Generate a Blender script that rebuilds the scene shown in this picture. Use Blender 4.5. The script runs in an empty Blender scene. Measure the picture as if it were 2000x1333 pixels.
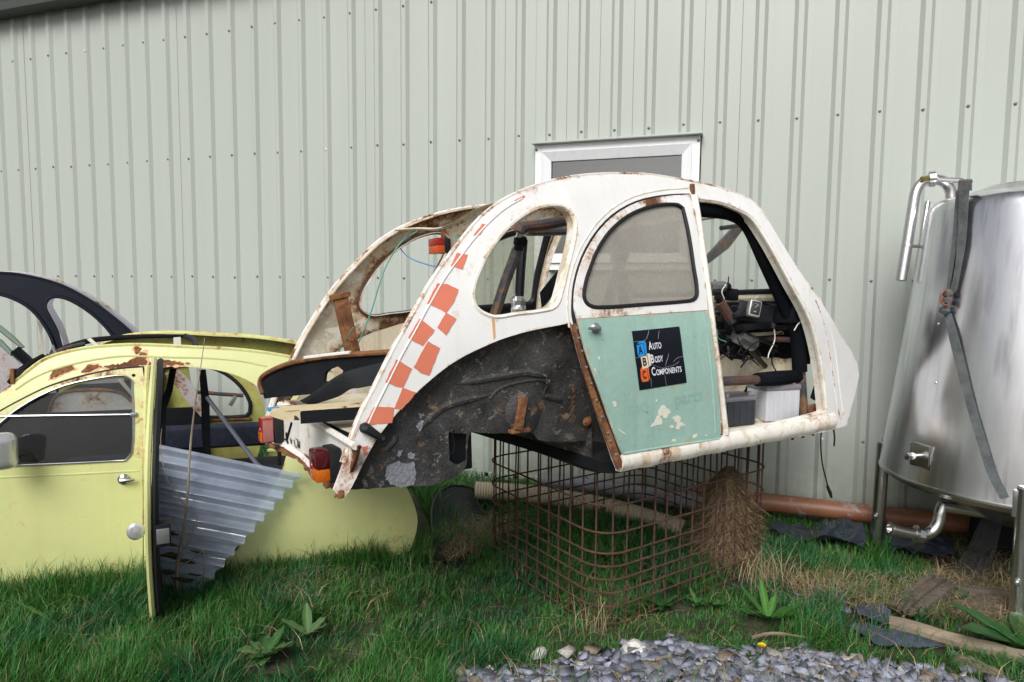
import bpy, bmesh, math, random
import numpy as np
from mathutils import Vector, Matrix, noise as mnoise
from mathutils.geometry import delaunay_2d_cdt
random.seed(7); rng = np.random.default_rng(7)
R = math.radians
scene = bpy.context.scene
COL = scene.collection

# ------------------------------------------------------------------ camera
CAM = Vector((0, 0, 1.44)); FPX = 1321.4
YAW, PITCH, ROLL = -.3340, .0820, .0091
_fw = Vector((math.sin(YAW)*math.cos(PITCH), math.cos(YAW)*math.cos(PITCH), -math.sin(PITCH)))
_r = Vector((math.cos(YAW), -math.sin(YAW), 0)); _u = _r.cross(_fw)
_r, _u = _r*math.cos(ROLL)+_u*math.sin(ROLL), -_r*math.sin(ROLL)+_u*math.cos(ROLL)
cd = bpy.data.cameras.new('camera'); cam = bpy.data.objects.new('camera', cd); COL.objects.link(cam)
cd.sensor_width = 36; cd.lens = FPX/2000*36; cd.clip_end = 500; cd.clip_start = .05
m = Matrix((( _r.x, _u.x, -_fw.x, CAM.x), (_r.y, _u.y, -_fw.y, CAM.y), (_r.z, _u.z, -_fw.z, CAM.z), (0, 0, 0, 1)))
cam.matrix_world = m
scene.camera = cam

# ------------------------------------------------------------------ sky, sun, exposure
SUN_EL, SUN_AZ = 42, 180          # degrees; azimuth clockwise from +Y of the sun's position
w = bpy.data.worlds.new('World'); scene.world = w; w.use_nodes = True
nt = w.node_tree; bg = nt.nodes['Background']
sky = nt.nodes.new('ShaderNodeTexSky'); sky.sky_type = 'NISHITA'; sky.sun_disc = False
sky.sun_elevation = R(SUN_EL); sky.sun_rotation = R(SUN_AZ); sky.dust_density = 4; sky.air_density = 1.0; sky.ozone_density = 1
hs = nt.nodes.new('ShaderNodeHueSaturation'); hs.inputs['Saturation'].default_value = .28
nt.links.new(sky.outputs[0], hs.inputs['Color']); nt.links.new(hs.outputs[0], bg.inputs[0]); bg.inputs[1].default_value = .10
sl = bpy.data.lights.new('sun', 'SUN'); sl.energy = 2.5; sl.angle = R(32); sl.color = (1, .98, .955)
so = bpy.data.objects.new('sun', sl); COL.objects.link(so)
sd = Vector((math.sin(R(SUN_AZ))*math.cos(R(SUN_EL)), math.cos(R(SUN_AZ))*math.cos(R(SUN_EL)), math.sin(R(SUN_EL))))
so.rotation_euler = (-sd).to_track_quat('-Z', 'Y').to_euler()
scene.view_settings.view_transform = 'Standard'; scene.view_settings.look = 'None'
scene.view_settings.exposure = .17; scene.view_settings.gamma = 1
scene.render.engine = 'CYCLES'

# ------------------------------------------------------------------ helpers: rays, frames
def ray(px, py): return _fw + _r*((px-1000)/FPX) - _u*((py-666.5)/FPX)
def ground(px, py, z=0.0):
    d = ray(px, py); return CAM + d*((z-CAM.z)/d.z)
def atY(px, py, Y):
    d = ray(px, py); return CAM + d*((Y-CAM.y)/d.y)
def atD(px, py, depth): return CAM + ray(px, py)*depth
class Frame:
    def __init__(s, o, yaw, pit=0, rol=0):
        s.o = Vector(o); s.ex = Vector((math.cos(yaw)*math.cos(pit), math.sin(yaw)*math.cos(pit), math.sin(pit)))
        ey = Vector((-math.sin(yaw), math.cos(yaw), 0)); ez = s.ex.cross(ey)
        s.ey = ey*math.cos(rol)+ez*math.sin(rol); s.ez = -ey*math.sin(rol)+ez*math.cos(rol)
    def matrix(s):
        return Matrix(((s.ex.x, s.ey.x, s.ez.x, s.o.x), (s.ex.y, s.ey.y, s.ez.y, s.o.y), (s.ex.z, s.ey.z, s.ez.z, s.o.z), (0, 0, 0, 1)))
    def loc(s, p): d = p-s.o; return Vector((d.dot(s.ex), d.dot(s.ey), d.dot(s.ez)))
    def wld(s, p): return s.o+s.ex*p[0]+s.ey*p[1]+s.ez*p[2]
    def _pl(s, px, py, ax, c):
        d = ray(px, py); n = (s.ex, s.ey, s.ez)[ax]
        return s.loc(CAM+d*((c-(CAM-s.o).dot(n))/d.dot(n)))
    def onx(s, px, py, c): return s._pl(px, py, 0, c)
    def ony(s, px, py, c): return s._pl(px, py, 1, c)
    def onz(s, px, py, c): return s._pl(px, py, 2, c)
    def surf(s, px, py, f):
        y = 0
        for _ in range(14):
            p = s.ony(px, py, y); y = .5*y+.5*f(p.x, p.z)
        return s.ony(px, py, y)
    def trace(s, pts, f): return [(lambda q: (q.x, q.z))(s.surf(a, b, f)) for a, b in pts]

# ------------------------------------------------------------------ helpers: materials
MATS = {}
def _mk(name):
    m = bpy.data.materials.new(name); m.use_nodes = True; nt = m.node_tree; nt.nodes.clear()
    out = nt.nodes.new('ShaderNodeOutputMaterial')
    MATS[name] = m
    def N(t, **k):
        n = nt.nodes.new(t)
        for a, b in k.items():
            if a.startswith('i_'):
                key = a[2:]; key = int(key) if key.isdigit() else key.replace('_', ' ')
                if hasattr(b, 'is_output') or isinstance(b, bpy.types.NodeSocket): nt.links.new(b, n.inputs[key])
                else: n.inputs[key].default_value = b
            else: setattr(n, a, b)
        return n
    return m, nt, out, N
def c4(c): return (c[0], c[1], c[2], 1)
def mixc(N, f, a, b, mode='MIX'):
    n = N('ShaderNodeMix', data_type='RGBA', blend_type=mode)
    for i, v in ((0, f), (6, a), (7, b)):
        if isinstance(v, bpy.types.NodeSocket): n.id_data.links.new(v, n.inputs[i])
        else: n.inputs[i].default_value = v if i == 0 else c4(v)
    return n.outputs[2]
def mth(N, op, a, b=0., c=None):
    n = N('ShaderNodeMath', operation=op)
    for i, v in enumerate((a, b) if c is None else (a, b, c)):
        if isinstance(v, bpy.types.NodeSocket): n.id_data.links.new(v, n.inputs[i])
        else: n.inputs[i].default_value = v
    return n.outputs[0]
def rng_(N, v, a, b, c=0., d=1.):
    return N('ShaderNodeMapRange', i_0=v, i_1=a, i_2=b, i_3=c, i_4=d).outputs[0]
def M(name, col, rough=.5, metal=0., var=.12, vscale=5., bump=.1, bscale=60., rust=0., rscale=5., edge=0., ew=.03,
      rcols=((.20, .065, .018), (.055, .022, .012)), chip=None, chipamt=0., stretch=(1, 1, 1), streak=None, streakamt=0., spots=0., basedirt=None, sp=.5):
    """Weathered surface: tone variation, paint chips, rust in patches and (for sheet panels) rust that eats in from the sheet's cut edges."""
    m, nt, out, N = _mk(name)
    tc = N('ShaderNodeTexCoord').outputs['Object']
    mp = N('ShaderNodeMapping', i_Vector=tc, i_Scale=stretch).outputs[0]
    n1 = N('ShaderNodeTexNoise', i_Vector=mp, i_Scale=vscale, i_Detail=6., i_Roughness=.6).outputs[0]
    n2 = N('ShaderNodeTexNoise', i_Vector=mp, i_Scale=bscale, i_Detail=4., i_Roughness=.6).outputs[0]
    f = rng_(N, n1, .3, .7, 1-var, 1+var)
    f = mth(N, 'MULTIPLY', f, rng_(N, n2, .3, .7, 1-var*.5, 1+var*.5))
    vm = N('ShaderNodeVectorMath', operation='SCALE'); vm.inputs[0].default_value = col; nt.links.new(f, vm.inputs['Scale'])
    c = vm.outputs[0]; rg = rough; hgt = n2
    if streak:
        ms = N('ShaderNodeMapping', i_Vector=tc, i_Scale=(22, 22, .8)).outputs[0]
        ns = N('ShaderNodeTexNoise', i_Vector=ms, i_Scale=1., i_Detail=5.).outputs[0]
        c = mixc(N, mth(N, 'MULTIPLY', rng_(N, ns, .52, .75), streakamt), c, streak)
    if basedirt:      # splash-back soil and algae low on the sheet
        sz = N('ShaderNodeSeparateXYZ', i_0=tc).outputs[2]; nb = N('ShaderNodeTexNoise', i_Vector=tc, i_Scale=6., i_Detail=8., i_Roughness=.7).outputs[0]
        kb = mth(N, 'MULTIPLY', rng_(N, sz, .55, .05), rng_(N, nb, .35, .7)); c = mixc(N, mth(N, 'MULTIPLY', kb, .75), c, basedirt)
    if chip:
        nc = N('ShaderNodeTexNoise', i_Vector=tc, i_Scale=rscale*1.7, i_Detail=8., i_Roughness=.7, i_Distortion=.4).outputs[0]
        k = rng_(N, nc, .72-chipamt, .735-chipamt)
        c = mixc(N, k, c, chip)
    if spots:
        nv = N('ShaderNodeTexNoise', i_Vector=tc, i_Scale=85., i_Detail=2.).outputs[0]
        c = mixc(N, rng_(N, nv, .80-spots, .84-spots), c, (.24, .11, .04))
    if rust or edge:
        nr = N('ShaderNodeTexNoise', i_Vector=tc, i_Scale=rscale, i_Detail=10., i_Roughness=.68).outputs[0]
        nq = N('ShaderNodeTexNoise', i_Vector=tc, i_Scale=rscale*9, i_Detail=6., i_Roughness=.7).outputs[0]
        v = mth(N, 'ADD', mth(N, 'MULTIPLY', nr, .75), mth(N, 'MULTIPLY', nq, .25))
        v = mth(N, 'ADD', v, rust*.3)
        if edge:
            at = N('ShaderNodeAttribute', attribute_name='edge').outputs['Fac']
            e = rng_(N, at, 1., 1+ew, 1., 0.); e = mth(N, 'MULTIPLY', mth(N, 'MULTIPLY', e, e), mth(N, 'GREATER_THAN', at, .5))
            v = mth(N, 'ADD', v, mth(N, 'MULTIPLY', e, edge*.32))
        k2 = rng_(N, v, .60, .69); k1 = rng_(N, v, .53, .64)
        rc = mixc(N, rng_(N, nq, .35, .65), rcols[0], rcols[1])
        c = mixc(N, mth(N, 'MULTIPLY', k1, .55), c, (.50, .25, .08)); c = mixc(N, k2, c, rc)
        rgm = N('ShaderNodeMix', data_type='FLOAT', i_0=k2, i_2=rough, i_3=.92); rg = rgm.outputs[0]
        hgt = mth(N, 'ADD', n2, mth(N, 'MULTIPLY', k2, mth(N, 'ADD', nq, -1.2)))
    p = N('ShaderNodeBsdfPrincipled', i_Metallic=metal, i_Specular_IOR_Level=sp)
    nt.links.new(c, p.inputs['Base Color'])
    if isinstance(rg, bpy.types.NodeSocket): nt.links.new(rg, p.inputs['Roughness'])
    else: p.inputs['Roughness'].default_value = rg
    if bump:
        b = N('ShaderNodeBump', i_Strength=bump, i_Distance=.01); nt.links.new(hgt, b.inputs['Height']); nt.links.new(b.outputs[0], p.inputs['Normal'])
    nt.links.new(p.outputs[0], out.inputs[0])
    return m
def glassmat(name, tint=(.9, .95, .93), haze=.1, hcol=(.4, .38, .33), hscale=6., fog=.0, rough=.02, spec=1.5):
    m, nt, out, N = _mk(name)
    tc = N('ShaderNodeTexCoord').outputs['Object']
    tr = N('ShaderNodeBsdfTransparent', i_Color=c4(tint)).outputs[0]
    gl = N('ShaderNodeBsdfGlossy', i_Roughness=rough).outputs[0]
    fc = N('ShaderNodeLayerWeight', i_Blend=.5).outputs['Facing']
    fr = mth(N, 'ADD', mth(N, 'MULTIPLY', mth(N, 'POWER', fc, 4.), .75), (spec-1)**2/(spec+1)**2)
    mx = N('ShaderNodeMixShader', i_0=fr, i_1=tr, i_2=gl).outputs[0]
    n = N('ShaderNodeTexNoise', i_Vector=tc, i_Scale=hscale, i_Detail=7., i_Roughness=.65).outputs[0]
    n2 = N('ShaderNodeTexNoise', i_Vector=tc, i_Scale=90., i_Detail=3.).outputs[0]
    k = mth(N, 'MULTIPLY', rng_(N, n, .25, .75, haze*.55, haze*1.3), rng_(N, n2, .3, .7, .8, 1.15))
    di = N('ShaderNodeBsdfDiffuse', i_Color=c4(hcol)).outputs[0]; tl = N('ShaderNodeBsdfTranslucent', i_Color=c4(hcol)).outputs[0]
    dd = N('ShaderNodeMixShader', i_0=.5, i_1=di, i_2=tl).outputs[0]
    k = N('ShaderNodeClamp', i_0=mth(N, 'ADD', k, fog)).outputs[0]
    nt.links.new(N('ShaderNodeMixShader', i_0=k, i_1=mx, i_2=dd).outputs[0], out.inputs[0])
    return m
def leafmat(name, rough=.5, trans=.35):
    m, nt, out, N = _mk(name)
    a = N('ShaderNodeAttribute', attribute_name='col').outputs['Color']
    p = N('ShaderNodeBsdfPrincipled', i_Base_Color=a, i_Roughness=rough).outputs[0]
    t = N('ShaderNodeBsdfTranslucent', i_Color=a).outputs[0]
    nt.links.new(N('ShaderNodeMixShader', i_0=trans, i_1=p, i_2=t).outputs[0], out.inputs[0])
    return m

M('cladding', (.405, .437, .405), rough=.42, var=.03, vscale=1.2, bump=.02, bscale=4, stretch=(1, 1, .15), streak=(.36, .40, .32), streakamt=.16, basedirt=(.20, .22, .14))
M('eave_metal', (.06, .065, .06), rough=.6)
M('screw_metal', (.21, .22, .20), rough=.5, metal=.6)
M('screw_white', (.7, .72, .72), rough=.5)
M('upvc', (.78, .79, .82), rough=.3, var=.03, streak=(.45, .45, .42), streakamt=.25, bump=.01)
M('window_room', (.24, .27, .34), rough=.8)  # room wall coloured bluish to add to the pane's painted sky reflection
glassmat('window_glass', tint=(.42, .50, .62), haze=.03, spec=2.9)  # bluish tint stands in for sky reflected in the pane
M('car_white', (.785, .785, .78), rough=.32, var=.03, bump=.06, bscale=9, edge=.42, ew=.022, rscale=8, rust=-.14, streak=(.62, .5, .36), streakamt=.16, spots=.02)
M('car_white_sill', (.78, .76, .70), rough=.4, var=.05, bump=.06, bscale=40, rust=.13, rscale=7, chip=(.66, .60, .47), chipamt=.16)
M('car_rear_white', (.74, .73, .69), rough=.5, var=.08, bump=.08, bscale=50, edge=.7, ew=.035, rscale=8, rust=.02, streak=(.34, .30, .23), streakamt=.35, spots=.09)
M('car_inner', (.58, .52, .41), rough=.7, var=.2, bump=.25, bscale=35, edge=.55, ew=.06, rust=.12, rscale=7, chip=(.72, .70, .64), chipamt=.20, rcols=((.26, .10, .03), (.10, .045, .02)))
M('car_cream', (.66, .60, .46), rough=.5, var=.08, bump=.08, rust=.02, rscale=5, chip=(.75, .73, .67), chipamt=.12, streak=(.30, .14, .04), streakamt=.5)
M('underseal', (.05, .049, .050), rough=.55, var=.65, vscale=9, bump=.5, bscale=130, chip=(.17, .16, .14), chipamt=.13, rust=-.12, rscale=15, rcols=((.075, .042, .03), (.045, .028, .02)), sp=0.28)
M('underseal_flake', (.25, .26, .30), rough=.7, var=.35, bump=.8, bscale=70)
M('black_paint', (.008, .009, .012), rough=.45, var=.3, bump=.05, sp=0.22)
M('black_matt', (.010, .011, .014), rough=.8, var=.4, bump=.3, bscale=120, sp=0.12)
M('black_foam', (.006, .007, .010), rough=.95, var=.4, bump=.5, bscale=150, sp=0.08)
M('rubber', (.014, .015, .018), rough=.55, var=.25, bump=.1, sp=0.25)
M('rust', (.15, .058, .026), rough=.92, var=.35, vscale=12, bump=.6, bscale=70, rust=.15, rscale=14)
M('rust_tube', (.105, .055, .042), rough=.7, var=.35, vscale=14, bump=.2, bscale=90, chip=(.05, .05, .06), chipamt=.2)
M('rust_wire', (.070, .034, .022), rough=.85, var=.4, vscale=20, bump=.3, bscale=140)
M('steel_tube', (.075, .078, .088), rough=.45, metal=.4, var=.35, vscale=14, rust=.1, rscale=12)
M('door_green', (.318, .492, .43), rough=.42, var=.07, bump=.04, bscale=40, edge=.55, ew=.012, rust=-.10, rscale=9, rcols=((.58, .56, .46), (.5, .42, .3)), spots=.09, streak=(.22, .34, .33), streakamt=.35)
M('ghost_green', (.285, .445, .388), rough=.45, var=.1)
M('bare_patch', (.72, .70, .60), rough=.6, var=.08)
M('sign_black', (.006, .008, .014), rough=.28, var=.3, bump=.02, sp=0.3)
M('sign_white', (.72, .74, .82), rough=.4, var=.05)
M('sign_scratch', (.30, .31, .38), rough=.5)
M('block_blue', (.02, .28, .72), rough=.35, var=.04); M('block_cream', (.74, .66, .52), rough=.35, var=.04); M('block_orange', (.72, .13, .035), rough=.35, var=.04)
M('decal_orange', (.66, .195, .12), rough=.45, var=.04, bump=.04, bscale=25, spots=.03)
M('alu', (.42, .43, .45), rough=.35, metal=.85, var=.15, bump=.05)
M('mirror_shell', (.62, .63, .66), rough=.25, metal=.6)
M('chrome', (.42, .43, .45), rough=.22, metal=1., var=.08, bump=.01)
glassmat('door_haze', tint=(.75, .72, .66), haze=.34, hcol=(.63, .615, .58), hscale=2.4, fog=.28, rough=.15)
glassmat('screen_glass', tint=(.92, .95, .93), haze=.10, hcol=(.55, .56, .53), hscale=3.)
glassmat('far_glass', tint=(.88, .9, .84), haze=.3, hcol=(.55, .54, .45), hscale=3.)
glassmat('yellow_glass', tint=(.80, .82, .80), haze=.06, hcol=(.16, .16, .14), hscale=9., spec=1.35)
M('lamp_red', (.30, .022, .016), rough=.16, var=.25, bump=.10, bscale=120)
M('lamp_darkred', (.075, .006, .010), rough=.16, var=.25, bump=.06, bscale=100)
M('rust_stain', (.62, .36, .17), rough=.5, var=.2, vscale=20)
M('lamp_orange', (.52, .085, .02), rough=.2, var=.25, bump=.12, bscale=120)
M('lamp_amber', (.55, .125, .008), rough=.18, var=.25, bump=.12, bscale=120)
M('rail_rusty', (.76, .74, .70), rough=.45, var=.06, bump=.1, bscale=40, rust=.24, rscale=9)
M('lamp_clear', (.36, .13, .12), rough=.2, var=.2, bump=.1, bscale=120)
M('board_cream', (.66, .55, .34), rough=.6, var=.12, chip=(.03, .03, .035), chipamt=.16, rscale=4, rust=.02)
M('tape_blue', (.03, .30, .55), rough=.4)
M('wire_green', (.10, .30, .24), rough=.5); M('wire_blue', (.05, .22, .5), rough=.5); M('wire_white', (.65, .65, .62), rough=.5)
M('battery_white', (.50, .51, .55), rough=.5, var=.08, bump=.05, streak=(.25, .25, .28), streakamt=.4)
M('battery_grey', (.20, .19, .21), rough=.75, var=.2, bump=.2)
M('battery_dark', (.035, .042, .05), rough=.5, var=.2, sp=0.3)
M('gauge_bezel', (.42, .42, .40), rough=.35, metal=.5); M('gauge_face', (.025, .026, .028), rough=.3); M('gauge_mark', (.5, .5, .48), rough=.5)
M('yellow_paint', (.565, .59, .265), rough=.30, var=.07, vscale=1.3, bump=.07, bscale=7, edge=.40, ew=.016, rust=-.14, rscale=7, spots=.015, streak=(.46, .43, .13), streakamt=.15)
M('yellow_rusty', (.68, .70, .30), rough=.35, var=.06, bump=.05, edge=.6, ew=.05, rust=.10, rscale=5)
M('yellow_rail', (.60, .62, .27), rough=.4, var=.06, bump=.06, rust=.17, rscale=7)
M('yellow_inner', (.40, .41, .12), rough=.5, var=.25, rust=.12, rscale=6, bump=.1)
M('old_white', (.50, .52, .57), rough=.5, var=.1, rust=.22, rscale=5, bump=.15)
M('lavender_grey', (.42, .41, .48), rough=.5, var=.05)
M('pale_green', (.25, .33, .26), rough=.5, var=.2)
M('rod_grey', (.10, .11, .15), rough=.5)
M('navy_black', (.007, .009, .018), rough=.35, var=.25, bump=.03, sp=0.25)
M('seat_navy', (.022, .027, .045), rough=.75, var=.4, bump=.3, bscale=30, sp=0.2)
M('pale_trim', (.62, .60, .50), rough=.5, var=.1)
M('stainless', (.70, .705, .73), rough=.25, metal=1., var=.12, vscale=2.2, bump=.035, bscale=3, stretch=(3, 3, .6), streak=(.30, .30, .33), streakamt=.7)
M('stainless_pipe', (.60, .59, .58), rough=.26, metal=1., var=.10, bump=.02)
M('strap', (.10, .11, .115), rough=.9, var=.35, vscale=16, bump=.5, bscale=160, chip=(.12, .085, .06), chipamt=.12)
M('hook_red', (.20, .05, .03), rough=.5, var=.3, rust=.15, rscale=20)
M('brass', (.35, .27, .08), rough=.4, metal=.9)
M('earth', (.040, .034, .022), rough=.95, var=.4, vscale=3, bump=.8, bscale=40, chip=(.045, .055, .022), chipamt=.24, rscale=2)
M('pipe_brown', (.23, .095, .048), rough=.45, var=.2, vscale=4, bump=.05, chip=(.26, .22, .22), chipamt=.12)
M('pipe_grey', (.22, .22, .25), rough=.5, var=.15, bump=.05)
M('hose_cream', (.48, .42, .31), rough=.6, var=.15, bump=.05)
M('plastic_black', (.017, .022, .036), rough=.38, var=.3, vscale=10, bump=.25, bscale=25, sp=0.4)
M('slate_sheet', (.055, .065, .105), rough=.5, var=.25, vscale=10, bump=.25, bscale=30)
M('old_wood', (.105, .082, .064), rough=.9, var=.4, vscale=6, bump=.7, bscale=28, stretch=(.15, 1, 1), chip=(.075, .06, .05), chipamt=.2)
M('pale_wood', (.20, .16, .115), rough=.85, var=.3, vscale=6, bump=.6, bscale=30, stretch=(.15, 1, 1))
M('netting', (.045, .046, .048), rough=.9)
M('coir', (.10, .07, .042), rough=.95, var=.45, vscale=9, bump=.9, bscale=60)
M('rock_white', (.60, .59, .56), rough=.8, var=.18, vscale=12, bump=.5, bscale=45, chip=(.33, .29, .24), chipamt=.14)
M('rock_slate', (.15, .165, .21), rough=.75, var=.35, vscale=6, bump=.4, bscale=50)
M('rock_brown', (.24, .19, .15), rough=.85, var=.3, vscale=8, bump=.5, bscale=45)
M('stem', (.30, .25, .19), rough=.8, var=.3)
M('moss', (.055, .05, .022), rough=.95, var=.5, bump=.8)
M('flower', (.8, .55, .01), rough=.6)
leafmat('grass'); leafmat('leaf', rough=.4, trans=.25); leafmat('straw', rough=.7, trans=.2)
def stonemat():
    m, nt, out, N = _mk('gravel')
    a = N('ShaderNodeAttribute', attribute_name='col').outputs['Color']
    n = N('ShaderNodeTexNoise', i_Vector=N('ShaderNodeTexCoord').outputs['Object'], i_Scale=90., i_Detail=4.).outputs[0]
    c = mixc(N, 1., a, N('ShaderNodeCombineColor', i_0=rng_(N, n, .3, .7, .7, 1.2), i_1=rng_(N, n, .3, .7, .7, 1.2), i_2=rng_(N, n, .3, .7, .7, 1.2)).outputs[0], 'MULTIPLY')
    p = N('ShaderNodeBsdfPrincipled', i_Roughness=.7); nt.links.new(c, p.inputs['Base Color'])
    nt.links.new(p.outputs[0], out.inputs[0])
stonemat()
def sheetmat():
    m, nt, out, N = _mk('clear_sheet')
    tc = N('ShaderNodeTexCoord').outputs['Object']
    tr = N('ShaderNodeBsdfTransparent', i_Color=(.66, .76, .93, 1)).outputs[0]
    gl = N('ShaderNodeBsdfGlossy', i_Roughness=.13).outputs[0]
    fc = N('ShaderNodeLayerWeight', i_Blend=.5).outputs['Facing']; lw = mth(N, 'ADD', mth(N, 'MULTIPLY', mth(N, 'POWER', fc, 2.5), .7), .20)
    a = N('ShaderNodeMixShader', i_0=lw, i_1=tr, i_2=gl).outputs[0]
    n = N('ShaderNodeTexNoise', i_Vector=tc, i_Scale=7., i_Detail=6.).outputs[0]
    d = N('ShaderNodeBsdfDiffuse', i_Color=(.70, .79, .97, 1)).outputs[0]; t = N('ShaderNodeBsdfTranslucent', i_Color=(.70, .79, .97, 1)).outputs[0]
    dt = N('ShaderNodeMixShader', i_0=.4, i_1=d, i_2=t).outputs[0]
    nt.links.new(N('ShaderNodeMixShader', i_0=rng_(N, n, .3, .7, .36, .58), i_1=a, i_2=dt).outputs[0], out.inputs[0])
sheetmat()

# ------------------------------------------------------------------ helpers: objects and shapes
def link(name, me, parent=None):
    o = bpy.data.objects.new(name, me); COL.objects.link(o)
    if parent: o.parent = parent
    return o
def mk(name, V, F, mats, parent=None, smooth=True, mi=None, attrs=None, autosharp=35):
    me = bpy.data.meshes.new(name); me.from_pydata([tuple(v) for v in V], [], F)
    for x in ([mats] if isinstance(mats, str) else mats): me.materials.append(MATS[x])
    if mi is not None: me.polygons.foreach_set('material_index', mi)
    me.polygons.foreach_set('use_smooth', [smooth]*len(F))
    if attrs:
        for k, v in attrs.items(): me.attributes.new(k, 'FLOAT', 'POINT').data.foreach_set('value', v)
    me.update()
    if smooth and autosharp:
        bm = bmesh.new(); bm.from_mesh(me); a = R(autosharp)
        for e in bm.edges:
            if len(e.link_faces) == 2 and e.calc_face_angle(0) > a: e.smooth = False
        bm.to_mesh(me); bm.free()
    return link(name, me, parent)
def thing(name, label, cat, frame=None, loc=None, group=None):
    o = link(name, None)
    if frame: o.matrix_world = frame.matrix()
    elif loc is not None: o.location = loc
    return tag(o, label, cat, group)
def tag(o, label, cat, group=None, kind=None):
    if label: o['label'] = label
    if cat: o['category'] = cat
    if group: o['group'] = group
    if kind: o['kind'] = kind
    return o
def hermite(pts, closed=True, sub=4, corner=48):
    P = [Vector(p) for p in pts]; n = len(P); out = []
    def isc(i):
        if not closed and i in (0, n-1): return True
        a = P[i]-P[i-1]; b = P[(i+1) % n]-P[i]
        if a.length < 1e-9 or b.length < 1e-9: return True
        return math.degrees(a.angle(b)) > corner
    cs = [isc(i) for i in range(n)]
    for i in range(n if closed else n-1):
        p, q = P[i], P[(i+1) % n]; d = q-p; L = d.length
        def tan(j):
            if cs[j]: return d
            t = P[(j+1) % n]-P[j-1]; return t*(L/max(t.length, 1e-9))
        t0, t1 = tan(i), tan((i+1) % n)
        for k in range(sub):
            t = k/sub; t2 = t*t; t3 = t2*t
            out.append(p*(2*t3-3*t2+1)+t0*(t3-2*t2+t)+q*(-2*t3+3*t2)+t1*(t3-t2))
    if not closed: out.append(P[-1])
    return out
def resample(pts, h, closed=True):
    out = []; n = len(pts)
    for i in range(n if closed else n-1):
        a, b = Vector(pts[i]), Vector(pts[(i+1) % n]); k = max(1, int(math.ceil((b-a).length/h)))
        for j in range(k): out.append(a.lerp(b, j/k))
    if not closed: out.append(Vector(pts[-1]))
    return out
def inpoly(P, X, Z):
    x0, z0 = P[:, 0], P[:, 1]; x1, z1 = np.roll(x0, -1), np.roll(z0, -1)
    c = np.zeros(len(X), bool)
    for a, b, d, e in zip(x0, z0, x1, z1):
        if b == e: continue
        k = ((b > Z) != (e > Z)) & (X < (d-a)*(Z-b)/(e-b)+a); c ^= k
    return c
def pdist(loops, X, Z):
    D = np.full(len(X), 9.)
    for P in loops:
        A = P; B = np.roll(P, -1, 0)
        for a, b in zip(A, B):
            d = b-a; L = (d*d).sum()+1e-12
            t = np.clip(((X-a[0])*d[0]+(Z-a[1])*d[1])/L, 0, 1)
            D = np.minimum(D, np.hypot(X-a[0]-t*d[0], Z-a[1]-t*d[1]))
    return D
def panel(name, outline, surf, parent=None, holes=(), thick=.012, g=.045, mats=('car_white', 'car_inner'), flip=False, smooth_in=True, sub=3, jag=0.):
    """A sheet of metal with real thickness: (x,z) outline and openings laid on the surface y=surf(x,z)."""
    loops = []
    for L in [outline]+list(holes):
        q = hermite(L, True, sub) if smooth_in else [Vector(p) for p in L]
        q = resample(q, g*.6)
        if jag: q = [p+Vector((random.uniform(-jag, jag), random.uniform(-jag, jag))) for p in q]
        loops.append(np.array([(p.x, p.y) for p in q]))
    out = loops[0]; x0, z0 = out.min(0); x1, z1 = out.max(0)
    gx, gz = np.meshgrid(np.arange(x0, x1, g), np.arange(z0, z1, g)); gx = gx+(np.arange(gx.shape[0]) % 2)[:, None]*g*.5
    X, Z = gx.ravel(), gz.ravel()
    k = inpoly(out, X, Z)
    for h in loops[1:]: k &= ~inpoly(h, X, Z)
    X, Z = X[k], Z[k]
    if len(X): k = pdist(loops, X, Z) > g*.45; X, Z = X[k], Z[k]
    pts = []; ed = []
    for L in loops:
        b = len(pts); n = len(L); pts += [Vector((p[0], p[1])) for p in L]; ed += [(b+i, b+(i+1) % n) for i in range(n)]
    pts += [Vector((a, b)) for a, b in zip(X, Z)]
    v2, e2, f2, _, _, _ = delaunay_2d_cdt(pts, ed, [], 0, 1e-6)
    V2 = np.array([(v.x, v.y) for v in v2]); F = np.array([f for f in f2 if len(f) == 3])
    C = V2[F].mean(1); k = inpoly(out, C[:, 0], C[:, 1])
    for h in loops[1:]: k &= ~inpoly(h, C[:, 0], C[:, 1])
    F = F[k]
    a, b, c = V2[F[:, 0]], V2[F[:, 1]], V2[F[:, 2]]
    ar = (b[:, 0]-a[:, 0])*(c[:, 1]-a[:, 1])-(b[:, 1]-a[:, 1])*(c[:, 0]-a[:, 0])
    F = F[np.abs(ar) > 1e-10]; ar = ar[np.abs(ar) > 1e-10]
    F[ar < 0] = F[ar < 0][:, ::-1]            # ccw in (x,z): normal to -y
    Y = np.array([surf(x, z) for x, z in V2]); n = len(V2)
    ed_ = pdist(loops, V2[:, 0], V2[:, 1])
    s = -1 if flip else 1
    V = [(x, y, z) for (x, z), y in zip(V2, Y)]+[(x, y+s*thick, z) for (x, z), y in zip(V2, Y)]
    fo = [tuple(f) for f in (F[:, ::-1] if flip else F).tolist()]; fi = [tuple(i+n for i in reversed(f)) for f in fo]
    cnt = {}
    for f in fo:
        for i in range(3):
            e = (f[i], f[(i+1) % 3]); cnt[e] = cnt.get(e, 0)+1
    V3 = []; fr = []; at = []; b = 2*n
    for (i, j) in cnt:
        if (j, i) not in cnt:
            V3 += [V[j], V[i], V[i+n], V[j+n]]; at += [0]*4; fr.append((b, b+1, b+2, b+3)); b += 4
    mi = [0]*len(fo)+[min(1, len(mats)-1)]*len(fi)+[0]*len(fr)
    return mk(name, V+V3, fo+fi+fr, list(mats), parent, True, mi, {'edge': np.concatenate([ed_, ed_, at])+1.}, autosharp=0)
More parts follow.
